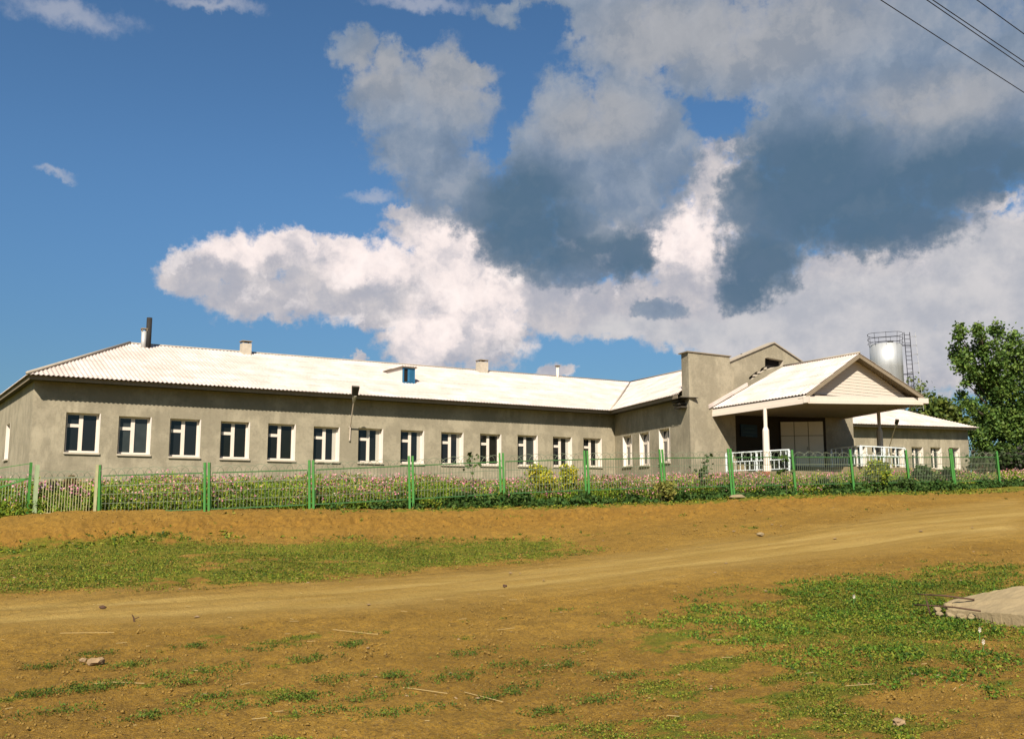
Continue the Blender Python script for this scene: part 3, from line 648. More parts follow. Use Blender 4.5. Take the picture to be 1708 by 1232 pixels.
# siding triangle
ys = yFc+.45; sd = MB(); nbd = 13; z0s = (zfl+zfr)/2-.1; tops = fap[2]-.18
for k in range(nbd):
    za = z0s+(tops-z0s)*k/nbd; zb = z0s+(tops-z0s)*(k+1)/nbd; tm = (za+zb)/2
    def edge(z, side): tt = (z-z0s)/(fap[2]-.05-z0s); b0 = fl[0]+.1 if side < 0 else frt[0]-.1; return b0+(fap[0]-b0)*tt
    xa, xc = edge(za, -1), edge(za, 1); xa2, xc2 = edge(zb, -1), edge(zb, 1)
    sd.poly([(xa, ys-.02, za+.014), (xc, ys-.02, za+.014), (xc2, ys-.02, zb), (xa2, ys-.02, zb)]); sd.poly([(xa, ys, za), (xc, ys, za), (xc2, ys, zb), (xa2, ys, zb)])
o = sd.build('gable_siding', M['siding'], S); o['label'] = 'white horizontal board gable of the porch'
# rake boards
rk = MB()
for e_ in (fl, frt):
    a = np.array(e_)+[0,0,-.03]; c_ = fap+[0,0,-.03]; dv = c_-a; rk.obox(a+[0,-.02,0], dv, (0,.05,0), (0,0,-.17))
rk.build('rake_board', M['fascia'], S)
rs = MB()
for e_ in (fl, frt):
    a = np.array(e_)+[0,.035,-.16]; c_ = fap+[0,.035,-.16]; rs.poly([a, c_, c_+[0,.42,0], a+[0,.42,0]])
rs.build('rake_soffit', M['fascia'], S)
# flat ceiling of the porch
MB().poly([(bl_[0]+.05, YF+.02, bl_[2]-.30), (fl[0]+.03, yFc+.15, zfl-.33), (frt[0]-.03, yFc+.15, zfr-.33), (brt[0]-.05, YF+.02, brt[2]-.33)]).poly([(XR-.1, YF, 6.30), (XP0+.1, YF, 6.30), (xb+.1, YF+rd_+.1, 6.35), (XR+.4, YF+rd_+.1, 6.35)]).build('ceiling', M['fascia'], S)
# platform and steps
pf = MB(); zpl = 3.03; xl = 33.75
pf.box(xl-.1, 28.0, 1.2, 39.3, YF+.02, zpl); pf.build('platform', M['concrete'], S)
pf = MB(); pf.box(39.303, 28.3, 1.2, 44.9, YF+.015, 3.36); pf.build('platform', M['concrete'], S)
pf = MB(); pf.poly([(XR, YF+.03, 3.5), (XP0, YF+.03, 3.5), (xb, YF+rd_-.01, 3.5), (XR+.5, YF+rd_-.01, 3.5)]); pf.box(XR+.05, YF-.28, zpl+.001, XP0-.05, YF+.03, 3.5); pf.build('threshold', M['concrete'], S)
st = MB()
for k in range(3): st.box(35.6, 28.0-.3*(k+1), 1.2, 39.3, 28.0-.3*k-.001, zpl-.26*(k+1))
st.build('steps', M['concrete'], S)
# columns
def column(px, xz, topz, base, m):
    bear = YAW+math.atan((px-CX)/FP/math.cos(PIT)*1.0)
    return None
def col_at(X, Y, zb, zt, th=.115):
    mb = MB(); r1, r2 = th, th*.55
    def oct(r): return [(X+r*math.cos(math.pi/8+k*math.pi/4), Y+r*math.sin(math.pi/8+k*math.pi/4)) for k in range(8)]
    zz = [(zb+.10, r1*1.25), (zb+.35, r1*1.2), (zb+.40, r1), (zb+1.95+.0, r1*.92), (zb+2.1, r2), (zt, r2)]
    mb.tube([(X, Y, z) for z, r in zz], [r for z, r in zz], 8); return mb
dcol = ony(1278, 740, 29.4)
c = col_at(dcol[0], 29.4, 2.93, bl_[2]-.3, .155); col1 = c.build('column', M['white'], S); col1['label'] = 'white porch column'
MB().box(dcol[0]-.17, 29.23, 2.85, dcol[0]+.17, 29.57, 3.02+.012).build('base', M['redbrick'], col1)
d2 = ony(1468, 740, 29.9); c = col_at(d2[0], 29.9, 3.30, zfr-.3, .16); col2 = c.build('column', M['sill'], S); col2['label'] = 'porch column with its shade painted in as grey'  # column shade put into the colour: sill grey instead of white
# railings
def railing(a, c_, n, posts, h=.93):
    a = np.array(a, float); c_ = np.array(c_, float); up = np.array([0,0,1.])
    mb = MB(); mb.bar(a+up*h, c_+up*h, .055, .05); mb.bar(a+up*h*.55, c_+up*h*.55, .04, .04); mb.bar(a+up*.10, c_+up*.10, .035, .035)
    for k in range(1, n):
        p = lerp(a, c_, k/n); mb.bar(p+up*.10, p+up*h*.55, .022); 
    for k in range(1, n):
        p = lerp(a, c_, (k+.4)/n)
        if k % 2 or k % 3 == 0: mb.bar(p+up*h*.57, p+up*(h-.02), .028)
    o = mb.build('railing', M['bluewhite'], S)
    for k in range(posts):
        p = lerp(a, c_, k/(posts-1)); MB().bar(p, p+up*(h-.03), .07).build('post', M['bluewhite'], o)
    return o
rA = ony(1229, 789, 31.9); 
railing((33.80, 31.95, zpl), (33.70, 28.15, zpl), 13, 3)
g1_, g2_, g3_ = ony(1388, 783, 30.9), ony(1437, 780, 28.42), ony(1511, 780, 28.42)
railing((g1_[0], g1_[1], 3.36), (g2_[0], g2_[1], 3.36), 9, 2, .95)
railing((g2_[0]+.06, g2_[1], 3.36), (g3_[0], g3_[1], 3.36), 12, 3, .95)
# sign board in the porch
sX0, sX1 = ony(1235, 707, YF+rd_-.05), ony(1263, 729, YF+rd_-.05)
sg = MB().box(sX0[0], YF+rd_-.07, sX1[2], sX1[0], YF+rd_-.02, sX0[2]).build('sign_board', M['signblue'], S); sg['label'] = 'dark blue sign board in the shaded porch'
tx = MB()
for k, (a, c_) in enumerate(((.25,.8),(.15,.9),(.3,.7))):
    zz = sX0[2]-.2-.2*k; W_ = sX1[0]-sX0[0]; x = sX0[0]+W_*a
    tx = MB()
    while x < sX0[0]+W_*c_: tx.box(x, YF+rd_-.078, zz-.04, x+.06, YF+rd_-.071, zz+.03); x += .09
    tx.build('lettering', M['signtext'], sg)
# ---- right wing
XC0, XC1 = 47.2, 70.76; ch = []
for a, ty, by in ((1423.5,743.3,780),(1454.5,743.8,780.2),(1488,744.3,780.4),(1520.7,744.8,780.7),(1552,745.3,781.2),(1583,745.9,781.8)):
    p = ony(a, ty, YA); q_ = ony(a+1, by, YA); ch.append((p[0]-XC0, p[0]-XC0+1.35, q_[2], p[2]))
wl = wall_holes('wall', (XC0, YA, 0), (1, 0), XC1-XC0, 1.5, 7.25, ch, M['wall']); wl['label'] = 'window wall of the right wing'
for hh in ch: add_window((XC0+hh[0], YA, hh[2]), (1, 0), hh[1]-hh[0], hh[3]-hh[2], .22, curtain=1)
MB().poly([(XC1,YA,1.5),(XC1,YA+6,1.5),(XC1,YA+6,7.2),(XC1,YA,7.2)]).poly([(XC1,YA+6,1.5),(XC0,YA+6,1.5),(XC0,YA+6,7.2),(XC1,YA+6,7.2)]).build('wall', M['wall'], S)
zeC = lambda x: 6.97+.0251*(x-55.79)
pk = ony(1506, 683.5, 44.2); CE = 71.0; CY0 = 44.2
rc = corr_roof('roof', 47.0, CE, lambda x: (x, EY, zeC(x)), lambda x: (x, CY0, pk[2]), lambda x: 0, lambda x: min(1, max(0, (CE-x)/(CE-pk[0]))), M['asbestos'], rows=4); rc['label'] = 'corrugated roof slope of the right wing'
MB().poly([(CE,EY,zeC(CE)),(CE,YA+6.7,zeC(CE)),(pk[0],CY0,pk[2])]).poly([(CE,YA+6.7,zeC(CE)),(47,YA+6.7,zeC(47)),(47,CY0,pk[2]),(pk[0],CY0,pk[2])]).build('roof', M['asbestos'], S)
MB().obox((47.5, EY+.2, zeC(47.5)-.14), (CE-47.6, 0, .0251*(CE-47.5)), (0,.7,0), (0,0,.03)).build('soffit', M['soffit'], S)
MB().obox((47.5, EY+.16, zeC(47.5)-.17), (CE-47.6, 0, .0251*(CE-47.5)), (0,.03,0), (0,0,.17)).build('fascia', M['fascia'], S)
# ---- chimneys on the ridge
def chim(px, ytop, wpx, m, nm, lbl, roof=roofA, capw=None, rnd=False, zoff=.5, y=RY-.25):
    p = ony(px, ytop, y); sc_ = 1/1600*(p@Fv-EZ*Fv[2]); w_ = wpx*sc_; zb = zrA(p[0])-zoff; mb = MB()
    if rnd: mb.tube([(p[0], y, zb), (p[0], y, p[2])], w_/2, 12)
    else: mb.box(p[0]-w_/2, y-w_/2, zb, p[0]+w_/2, y+w_/2, p[2])
    o = mb.build(nm, m, roof, rnd); o['label'] = lbl
    if capw:
        cm = MB()
        for sx_, sy_ in ((-1,-1),(1,-1),(1,1),(-1,1)): cm.box(p[0]+sx_*w_*.42-.02, y+sy_*w_*.42-.02, p[2], p[0]+sx_*w_*.42+.02, y+sy_*w_*.42+.02, p[2]+.10)
        cm.box(p[0]-capw*sc_/2, y-capw*sc_/2, p[2]+.10, p[0]+capw*sc_/2, y+capw*sc_/2, p[2]+.14); cm.build('cap', M['fascia'], o)
    return o
chim(249.5, 530, 9, M['pipe'], 'flue_pipe', 'tall sooty black flue pipe', rnd=True, y=RY-.6)
chim(240.5, 552.5, 8.5, M['zinc'], 'flue_pipe', 'short pale flue pipe beside the black one', rnd=True, capw=10, y=RY-.6)
chim(410, 573.5, 15, M['brick'], 'chimney', 'square pale chimney left of the dormer', capw=17)
chim(804, 604.5, 15, M['brick'], 'chimney', 'square pale chimney right of the dormer', capw=16)
chim(930, 613, 4.5, M['white'], 'flue_pipe', 'thin white flue pipe', rnd=True, capw=7)
# ---- dormer
def on_roofA(px, py):
    d = ray(px, py); best = None
    for y in np.linspace(EY, RY, 2000):
        p = d*y/d[1]; z = p[2]+EZ; zz = zeA(p[0])+(zrA(p[0])-zeA(p[0]))*(y-EY)/(RY-EY)
        if z >= zz-1e9 and (best is None or abs(z-zz) < best[0]): best = (abs(z-zz), np.array([p[0], y, zz]))
    return best[1]
db0 = on_roofA(671, 638.5); yD = db0[1]; dtl = ony(671, 612.5, yD); dtr = ony(692, 612, yD); x0, x1 = db0[0], dtr[0]; zt = dtl[2]; zb = db0[2]
slopeA = (zrA(x0)-zeA(x0))/(RY-EY); yback = yD+(zt-zb)/slopeA
dm = MB(); dm.poly([(x0,yD,zb-.05),(x0,yD,zt),(x0,yback,zt)]); dm.poly([(x1,yD,zb-.05),(x1,yback,zt),(x1,yD,zt)])
dorm = dm.build('dormer', M['reveal'], S); dorm['label'] = 'roof dormer with blue louvred shutters'
dk_ = MB().poly([(x0,yD+.02,zb),(x1,yD+.02,zb),(x1,yD+.02,zt),(x0,yD+.02,zt)]).build('opening', M['dark'], dorm)  # dark sheet, colour stands in for the unlit loft
fm = MB(); th = .06
for a, c_ in ((x0, x0+.08), ((x0+x1)/2-.05, (x0+x1)/2+.04), (x1-.05, x1)): fm.box(a, yD-.03, zb, c_, yD+.015, zt)
fm.box(x0+.08, yD-.03, zt-.06, x1-.05, yD+.014, zt); fm.box(x0+.08, yD-.03, zb, x1-.05, yD+.014, zb+.07); fm.build('frame', M['blue'], dorm)
lv = MB(); xm = (x0+x1)/2+.04
nl = 12
for k in range(nl):
    z = zb+.09+(zt-zb-.17)*k/nl; lv.obox((xm, yD-.03, z), (x1-.05-xm, 0, 0), (0,.03,.03), (0,0,.02))
lv.build('louvre', M['blue'], dorm)
rfm = corr_roof('dormer_roof', x0-.1, x1+.12, lambda x: (x, yD-.12, zt+.05), lambda x: (x, yback+.1, zt+.05), lambda x: 0, lambda x: 1, M['asbestos'], parent=dorm, rows=2, pitch=.15, amp=.02)
MB().box(x0-.1, yD-.1, zt+.001, x1+.1, yback+.05, zt+.025).build('roof_board', M['fascia'], dorm)
# ================================================================= wall lamps
def walllamp(pb, ps, label, grp, scale=1.):
    base = ony(*pb, YA); zhead = None
    base[1] = YA-.03
    t = thing('wall_lamp', base, label, 'street lamp', grp)
    # pole leaves the wall upwards and outwards
    low = base+[.0,-.03,-.62*scale]; kink = base+[0,-.05,0]
    out_ = ony(*ps, YA-1.12*scale); out_[1] = YA-1.12*scale
    MB().tube([low, kink, out_], .030, 6).build('pole', M['pink_pole'], t)
    MB().box(low[0]-.03, YA-.07, low[2]-.04, low[0]+.03, YA, low[2]+.03).box(kink[0]-.05, YA-.08, kink[2]-.04, kink[0]+.05, YA, kink[2]+.03).build('bracket', M['steel'], t)
    d = out_-kink; d /= np.linalg.norm(d); sx_ = np.array([1.,0,0]); up_ = np.cross(sx_, d); up_ /= np.linalg.norm(up_)
    b = MB(); b.tube([out_-d*.12, out_+d*.1, out_+d*.28], [.05,.09,.11], 8); b.build('ballast_box', M['steel'], t)
    h = MB(); o_ = out_+d*.28; L_ = d*.5
    # open shade: top shell and two flanges, open downwards
    h.poly([o_-sx_*.13+up_*.07, o_+sx_*.13+up_*.07, o_+sx_*.17+up_*.05+L_, o_-sx_*.17+up_*.05+L_])
    h.poly([o_-sx_*.13+up_*.07, o_-sx_*.17+up_*.05+L_, o_-sx_*.19-up_*.05+L_, o_-sx_*.15-up_*.04]); h.poly([o_+sx_*.13+up_*.07, o_+sx_*.15-up_*.04, o_+sx_*.19-up_*.05+L_, o_+sx_*.17+up_*.05+L_])
    h.poly([o_-sx_*.17+up_*.05+L_, o_+sx_*.17+up_*.05+L_, o_+sx_*.19-up_*.05+L_, o_-sx_*.19-up_*.05+L_])
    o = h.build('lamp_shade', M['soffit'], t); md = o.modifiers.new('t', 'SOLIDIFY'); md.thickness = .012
    MB().tube([o_, o_+d*.16, o_+d*.3], [.03,.05,.02], 8).build('bulb', M['white'], t, True)
walllamp((583,712), (590.5,667), 'lamp on bent pale pole on the long wall left of the dormer', 'lamps on the building walls')
walllamp((1482,744), (1493.5,711), 'lamp on slanting pole on the right wing beyond the porch column', 'lamps on the building walls', 1.35)

# ================================================================= fence
FT = thing('fence', (FP3[0][0], FP3[0][1], 1.3), 'green metal fence with mesh panels and wire loops on top, around the flower bed', 'fence')
bots = []; 
for r, p in zip(FD, FP3):
    d = fdepth(r[0]); bots.append(at(r[0]+.5, r[2], d))
posts = []
for k, r in enumerate(FD):
    d = fdepth(r[0]); top = at(r[0], r[3], d); p = FP3[k]; zg = at(r[0], r[4], d)[2]-.15
    lean = (.05 if k < 6 else .10)*(1 if k != 12 else .6)
    mb = MB(); nx = FP3[min(k+1, 12)]-FP3[max(k-1, 0)]; nx[2] = 0; nx /= np.linalg.norm(nx)
    foot = np.array([p[0], p[1], zg])+Rv*lean*.8; tp = np.array([p[0], p[1], top[2]])-Rv*lean*.3
    if k == 0:
        mb.bar(foot+nx*.06, tp+nx*.06, .07, .07); o = mb.build('post', M['green'], FT)
    elif k < 8 or k == 11:
        mb.bar(foot-nx*.062, tp-nx*.07, .085, .07); mb.bar(foot+nx*.062, tp+nx*.055, .085, .07)
        for zz in (.25,.75): q_ = foot+(tp-foot)*zz; mb.bar(q_-nx*.06, q_+nx*.06, .03)
        o = mb.build('post', M['green'], FT)
    else:
        mb.bar(foot, tp, .13, .08); o = mb.build('post', M['green'], FT)
def loops(a, c_, zt_a, m, n, R=.21, parent=None, seed=0):
    mb = MB(); L_ = np.array(c_)-np.array(a); ln = np.linalg.norm(L_); du = L_/ln; side = np.array([-du[1], du[0], 0.]); rg = random.Random(seed)
    for k in range(n):
        c0 = np.array(a)+L_*(k+.5)/n; r = R*rg.uniform(.85, 1.1); pts = []
        tl_ = rg.uniform(.35,.6)
        for q in range(13):
            t_ = math.pi*q/12; pts.append(c0+du*(math.cos(t_)*r*1.05+ (q-6)/6*.0)+np.array([0,0,math.sin(t_)*r])+side*math.sin(t_)*.08*(1 if k % 2 else -1))
        mb.tube(pts, .008, 3, False)
    return mb.build('wire_loops', m, parent)
for k in range(12):
    a, c_ = FP3[k].copy(), FP3[k+1].copy(); ab, cb_ = bots[k].copy(), bots[k+1].copy(); ab[:2] = a[:2]; cb_[:2] = c_[:2]
    if k in (4,5,8): sag = -.02
    u_ = (c_-a); u_ /= np.linalg.norm(u_); a = a+u_*.14; c_ = c_-u_*.14; ab = ab+u_*.14; cb_ = cb_-u_*.14
    mb = MB(); mb.bar(a, c_, .03, .036); mb.bar(ab, cb_, .03, .034); mb.bar(a, ab, .012, .012); mb.bar(c_, cb_, .012, .012)
    pn = mb.build('panel', M['rail'], FT)
    wm = MB(); ln = np.linalg.norm(c_-a); n = int(ln/.105)
    for q in range(1, n):
        wm.bar(lerp(a, c_, q/n), lerp(ab, cb_, q/n), .0105)
    for tt in (.27,.5,.75):
        wm.bar(lerp(a, ab, tt), lerp(c_, cb_, tt), .022 if tt < .3 else .012)
    wm.build('mesh', M['wire'], pn)
    loops(a, c_, 0, M['wire'], int(ln/.24), .22, pn, k)
# low ground board / tuft line is grass; gates at the left end
def gate(name, pl, pr, tops, botl, botr, label, m, cols):
    pass
dG = fdepth(163)
gA, gB = at(61, 797, fdepth(61)), at(161, 795, dG-.02)
gb0, gb1 = at(61, 856.5, fdepth(61)), at(161, 854.5, dG-.02); gb0[:2] = gA[:2]; gb1[:2] = gB[:2]
G1 = thing('gate', (gA[0], gA[1], 1.3), 'faded cream barred gate leaf at the left end of the fence', 'gate', )
mb = MB(); mb.bar(gB-[0,0,.0]+[0,0,.36], gb1-[0,0,.1], .09, .07); mb.build('post', M['cream'], G1)
mb = MB(); mb.bar(gA+[0,0,.38], gb0-[0,0,.1], .17, .10); o = mb.build('post', M['palegreen'], G1)
u_ = gB-gA; u_ /= np.linalg.norm(u_); a, c_, ab, cb_ = gA+u_*.12, gB-u_*.08, gb0+u_*.12, gb1-u_*.08
mb = MB(); mb.bar(a, c_, .03, .035); o1 = mb.build('rail', M['wire'], G1); mb = MB(); mb.bar(ab, cb_, .035, .05); mb.build('rail', M['cream'], G1)
mb = MB(); n = 19; rg = random.Random(3)
for q in range(1, n):
    tt = q/n; mb.bar(lerp(a, c_, tt), lerp(ab, cb_, tt), .016 if q % 2 else .012)
mb.build('bars', M['cream'], G1)
loops(a, c_, 0, M['wire'], 8, .2, G1, 77)
gC = at(50, 798, fdepth(50)); gD = at(-60, 801, fdepth(-60)); gc0 = at(50, 857, fdepth(50)); gd0 = at(-60, 860, fdepth(-60)); gc0[:2] = gC[:2]; gd0[:2] = gD[:2]
G2 = thing('gate', (gD[0], gD[1], 1.3), 'green gate leaf with a diagonal brace at the far left edge', 'gate')
mb = MB(); mb.bar(gC+[0,0,.47], gc0-[0,0,.1], .08, .07); mb.build('post', M['green'], G2)
mb = MB(); mb.bar(gC, gD, .04, .04); mb.bar(gc0+[0,0,.05], gd0+[0,0,.05], .04, .04); mb.bar(gC+[0,0,.02], lerp(gC, gD, .5)-[0,0,.25], .04, .04); mb.bar(gC+[0,0,.44], gD+[0,0,.2], .018); mb.build('frame', M['green'], G2)
mb = MB()
for q in range(1, 22): mb.bar(lerp(gC, gD, q/22), lerp(gc0, gd0, q/22), .012)
mb.build('bars', M['palegreen'], G2); loops(gD, gC, 0, M['wire'], 9, .2, G2, 5)

# ================================================================= planting
def ground_scatter(n, x0, x1, y0, y1): 
    x = RNG.uniform(x0, x1, n); y = RNG.uniform(y0, y1, n); return x, y
# flower bed: stems, feathery foliage and blossoms
def bed(n):
    x = RNG.uniform(2., 56, n); f = RNG.beta(1.1, 1.5, n); y = fence_y(np.minimum(x, FX[-1]))+.35+f*6.3
    dens = fbm(x*.5, y*.5, 51); keep = (dens > .15) & (y < YA-.5) & ~((x > 33.4) & (x < 48) & (y > 27.7)) & ~((x > 31.8) & (x < 48) & (y > 31.5))
    return x[keep], y[keep], f[keep]
x, y, f_b = bed(30000); z = H(x, y); n = len(x)
hgt = (.75+.55*fbm(x*.35, y*.35, 61)+RNG.uniform(-.15, .2, n))*np.clip(.78+.012*(25-x)*0, 0, 1)*np.interp(x, (5,20,32,50), (1.0,1.05,.98,.85)); low = RNG.uniform(size=n) < .42; hgt = hgt*np.clip(.42+f_b*2.6+RNG.uniform(-.1, .25, n), .35, 1.12)*(.8+.45*fbm(x*1.3, y*1.3, 66))
hgt = hgt*.9; hgt = np.where(low, hgt*.55, hgt)
m_ = 17; cc = np.repeat(np.c_[x, y, z], m_, 0); hh = np.repeat(hgt, m_); q = RNG.uniform(.05, .97, n*m_)
pos = cc+np.c_[RNG.normal(size=n*m_)*.07, RNG.normal(size=n*m_)*.07, hh*q]
Vq, Fq = quads(pos, RNG.uniform(.02, .055, len(pos)), up=1.6, aspect=3.2)
patch = np.repeat(fbm(x*.6, y*.6, 71), m_*4)[:, None]; tt = gtint(len(pos), [(.14,.24,.018),(.21,.29,.025),(.09,.17,.018),(.27,.29,.03)])
tt = tt*np.clip(.55+patch*.9, .5, 1.4)
o = bigmesh('flower_bed_foliage', Vq, Fq, M['plant'], tint=tt); tag(o, 'feathery green foliage of the flower bed behind the fence', 'flower bed', kind='stuff')
sel = (RNG.uniform(size=n) < np.where(low, .15, 1.)*np.clip((fbm(x*.55, y*.55, 77)-.30)*4, .08, 1)); fx, fy, fz, fh = x[sel], y[sel], z[sel], hgt[sel]
rep = 3; pos = np.repeat(np.c_[fx, fy, fz+fh], rep, 0)+np.c_[RNG.normal(size=len(fx)*rep)*.09, RNG.normal(size=len(fx)*rep)*.09, -np.abs(RNG.normal(size=len(fx)*rep))*.16+.03]
Vq, Fq = quads(pos, RNG.uniform(.04, .07, len(pos)), aspect=1.0, flat=.6)
pp = fbm(pos[:, 0]*.5, pos[:, 1]*.5, 81)
colsA = np.array([(.72,.22,.34),(.78,.38,.42),(.66,.54,.44),(.46,.13,.22),(.62,.30,.20)]); pi = RNG.choice(5, len(pos), p=[.34,.30,.08,.18,.10])
tt = np.repeat(colsA[pi], 4, 0)
o = bigmesh('blossoms', Vq, Fq, M['petal'], tint=tt); tag(o, 'pink and white blossoms scattered over the flower bed', 'blossoms', kind='stuff')
# dark low weeds along the fence foot
def weeds(name, n, label, x, y, hmax, cols, size, per=5, cat='grass', spread=.05, up=.9):
    z = H(x, y); pos = np.repeat(np.c_[x, y, z], per, 0); hh = np.repeat(hmax, per) if np.ndim(hmax) else np.full(len(pos), hmax)
    pos = pos+np.c_[RNG.normal(size=(len(pos), 2))*spread, RNG.uniform(.0, 1, len(pos))*hh]
    Vq, Fq = quads(pos, RNG.uniform(size*.6, size*1.3, len(pos)), up=up, aspect=2.2)
    pt = np.repeat(np.clip(.6+.8*fbm(pos[:, 0]*.7, pos[:, 1]*.7, 91), .5, 1.4), 4)[:, None]
    o = bigmesh(name, Vq, Fq, M['plant'], tint=gtint(len(pos), cols)*pt); return tag(o, label, cat, kind='stuff')
x = RNG.uniform(9, 52, 5200); x = np.where(RNG.uniform(size=5200) < .75, RNG.uniform(15, 52, 5200), x); y = fence_y(x)+RNG.normal(size=5200)*.28+.25
dn_ = fbm(x*.9, y*.9, 101); k = dn_ > .42; x, y, dn_ = x[k], y[k], dn_[k]
weeds('weeds', 0, 'dark green weeds growing along the foot of the fence', x, y, np.clip((dn_-.35)*1.6, .1, .5), [(.03,.075,.012),(.045,.10,.018),(.07,.12,.02)], .075, 9, 'weeds', .09)

# shrubs as things of their own
def shrub(name, px, base_d, zt_py, wpx, label, cols, n, leaf, group=None, flowers=None, stem=True, dense=.3, cat='shrub', hscale=1.):
    hfp = np.polyval(hf, min(px, 1680)); base_d = base_d-260/hfp
    p = at(px, 800, base_d); gz = h1(p[0], p[1]); top = at(px, zt_py, base_d)[2]; hh = top-gz; r = wpx/1600*base_d/2
    t = thing(name, (p[0], p[1], gz), label, cat, group)
    sm = MB()
    for k in range(6):
        a = k*1.05+px; e = np.array([p[0]+math.cos(a)*r*.6, p[1]+math.sin(a)*r*.6, gz+hh*.8]); sm.tube([(p[0]+math.cos(a)*.05, p[1]+math.sin(a)*.05, gz-.1), tuple(lerp((p[0],p[1],gz), e, .5)+[0,0,hh*.1]), tuple(e)], [.014,.010,.005], 5)
    sm.build('stems', M['trunk'], t)
    rg = np.random.default_rng(int(px)); cs = []; rs = []
    for k in range(9):
        a = rg.uniform(0, 6.28); q_ = rg.uniform(0, .65); zz = rg.uniform(.35, .85); cs.append((p[0]+math.cos(a)*r*q_, p[1]+math.sin(a)*r*q_, gz+hh*zz)); rs.append((r*.42, r*.42, hh*.22))
    c_, cl = blob(cs, rs, n, dense, rg, 5, leaf*.9); c_[:, 2] = np.clip(c_[:, 2], gz+.02, top+leaf)
    Vq, Fq = quads(c_, rg.uniform(leaf*.6, leaf*1.3, len(c_)), up=1.0, aspect=2.0, rng=rg)
    cc = np.array(cols)[rg.integers(0, len(cols), cl.max()+1)][cl]; cc = np.repeat(cc*(1+rg.uniform(-.2, .2, (len(cc), 1))), 4, 0)
    bigmesh('foliage', Vq, Fq, M['leaf'], t, tint=cc)
    if flowers:
        fc, nf, fs_ = flowers; kk = rg.choice(len(c_), nf); fp = c_[kk]+np.c_[rg.normal(size=(nf, 2))*.05, np.abs(rg.normal(size=nf))*.05+.03]; fp[:, 1] -= .1
        Vq, Fq = quads(fp, np.full(nf, fs_), aspect=1., flat=.5, rng=rg); bigmesh('flowers', Vq, Fq, M['petal'], t, tint=np.repeat(np.array([fc]*nf), 4, 0))['kind'] = 'stuff'
    return t
YG_ = [(.36,.38,.025),(.50,.44,.03),(.20,.27,.025)]
shrub('goldenrod', 905, 39.6, 773, 50, 'yellow green goldenrod clump below the third last window before the corner', YG_, 2600, .07, flowers=((.60,.50,.03), 260, .07), cat='plant')
shrub('goldenrod', 948, 39.9, 777, 34, 'smaller yellow goldenrod clump just left of the sixth fence post', YG_, 1700, .07, flowers=((.60,.50,.03), 160, .07), cat='plant')
shrub('tall_herb', 116, 33.6, 795, 46, 'reddish brown feathery herb behind the cream gate', [(.16,.10,.03),(.11,.10,.03),(.19,.12,.04)], 2200, .05, cat='plant')
shrub('dark_bush', 85, 33.2, 803, 40, 'dark bush with mauve blossoms at the left of the cream gate', [(.05,.09,.02),(.08,.10,.03),(.10,.05,.06)], 1200, .06, flowers=((.6,.35,.5), 50, .09))
shrub('phlox', 132, 33.0, 815, 36, 'bright pink flowering clump behind the cream gate', [(.08,.12,.02)], 700, .06, flowers=((.78,.30,.45), 150, .075), cat='plant')
shrub('flowering_bush', 1466, 47.3, 768, 56, 'tall yellow green bush with white flowers in front of the right porch railing', [(.24,.32,.03),(.38,.38,.035),(.11,.18,.02)], 3600, .08, flowers=((.85,.82,.75), 22, .16))
shrub('dark_shrub', 1536, 49.8, 779, 34, 'dark green leafy shrub below the right wing, left one of two', [(.03,.07,.015),(.05,.10,.02)], 1500, .10)
shrub('pale_shrub', 1560, 50.4, 790, 34, 'loose pale green shrub between the two dark shrubs of the right wing', [(.11,.16,.03),(.16,.19,.04)], 900, .09)
shrub('dark_shrub', 1583, 50.6, 782, 24, 'dark green leafy shrub below the right wing, beside the second last fence post', [(.03,.07,.015),(.045,.09,.02)], 900, .10)
shrub('low_shrub', 1505, 47.5, 800, 40, 'low dark green shrub at the foot of the eleventh fence post', [(.04,.08,.015),(.06,.11,.02)], 900, .08)
shrub('low_shrub', 1375, 45.8, 802, 60, 'low bushy dark green plant below the entrance steps', [(.04,.08,.015),(.08,.13,.02)], 1300, .08)
shrub('low_shrub', 1640, 55., 780, 50, 'dark reddish shrub under the big tree', [(.07,.04,.02),(.05,.07,.02)], 900, .09)
def sapling(px, d, top, label):
    d = d-260/np.polyval(hf, px)
    p = at(px, 800, d); gz = h1(p[0], p[1]); zt = at(px, top, d)[2]; t = thing('sapling', (p[0], p[1], gz), label, 'sapling', 'thin saplings in the flower bed')
    MB().tube([(p[0], p[1], gz-.1), (p[0]+.03, p[1], (gz+zt)/2), (p[0], p[1], zt)], [.015,.01,.005], 5).build('stem', M['trunk'], t)
    rg = np.random.default_rng(int(px)); m = 26; c_ = np.c_[p[0]+rg.normal(size=m)*.13, p[1]+rg.normal(size=m)*.13, zt-rg.uniform(0, .75, m)]
    Vq, Fq = quads(c_, rg.uniform(.10, .2, m), up=.6, aspect=1.3, rng=rg); bigmesh('leaves', Vq, Fq, M['leaf'], t, tint=gtint(m, [(.05,.09,.02),(.07,.12,.02)]))
sapling(1180, 43, 757, 'thin sapling rising beside the parapet wall'); sapling(1169, 42.5, 773, 'shorter sapling left of the one beside the parapet wall'); sapling(1311, 43.2, 757, 'thin sapling in front of the porch railing corner'); sapling(787, 38.5, 756, 'thin sapling below the row of windows left of the fifth post')
# tall yellow grass clump outside the fence at 1104
shrub('dry_grass_clump', 1106, 40.1, 805, 42, 'pale yellow grass clump at the foot of the seventh fence post', [(.26,.24,.05),(.18,.20,.04)], 900, .07, cat='grass clump')

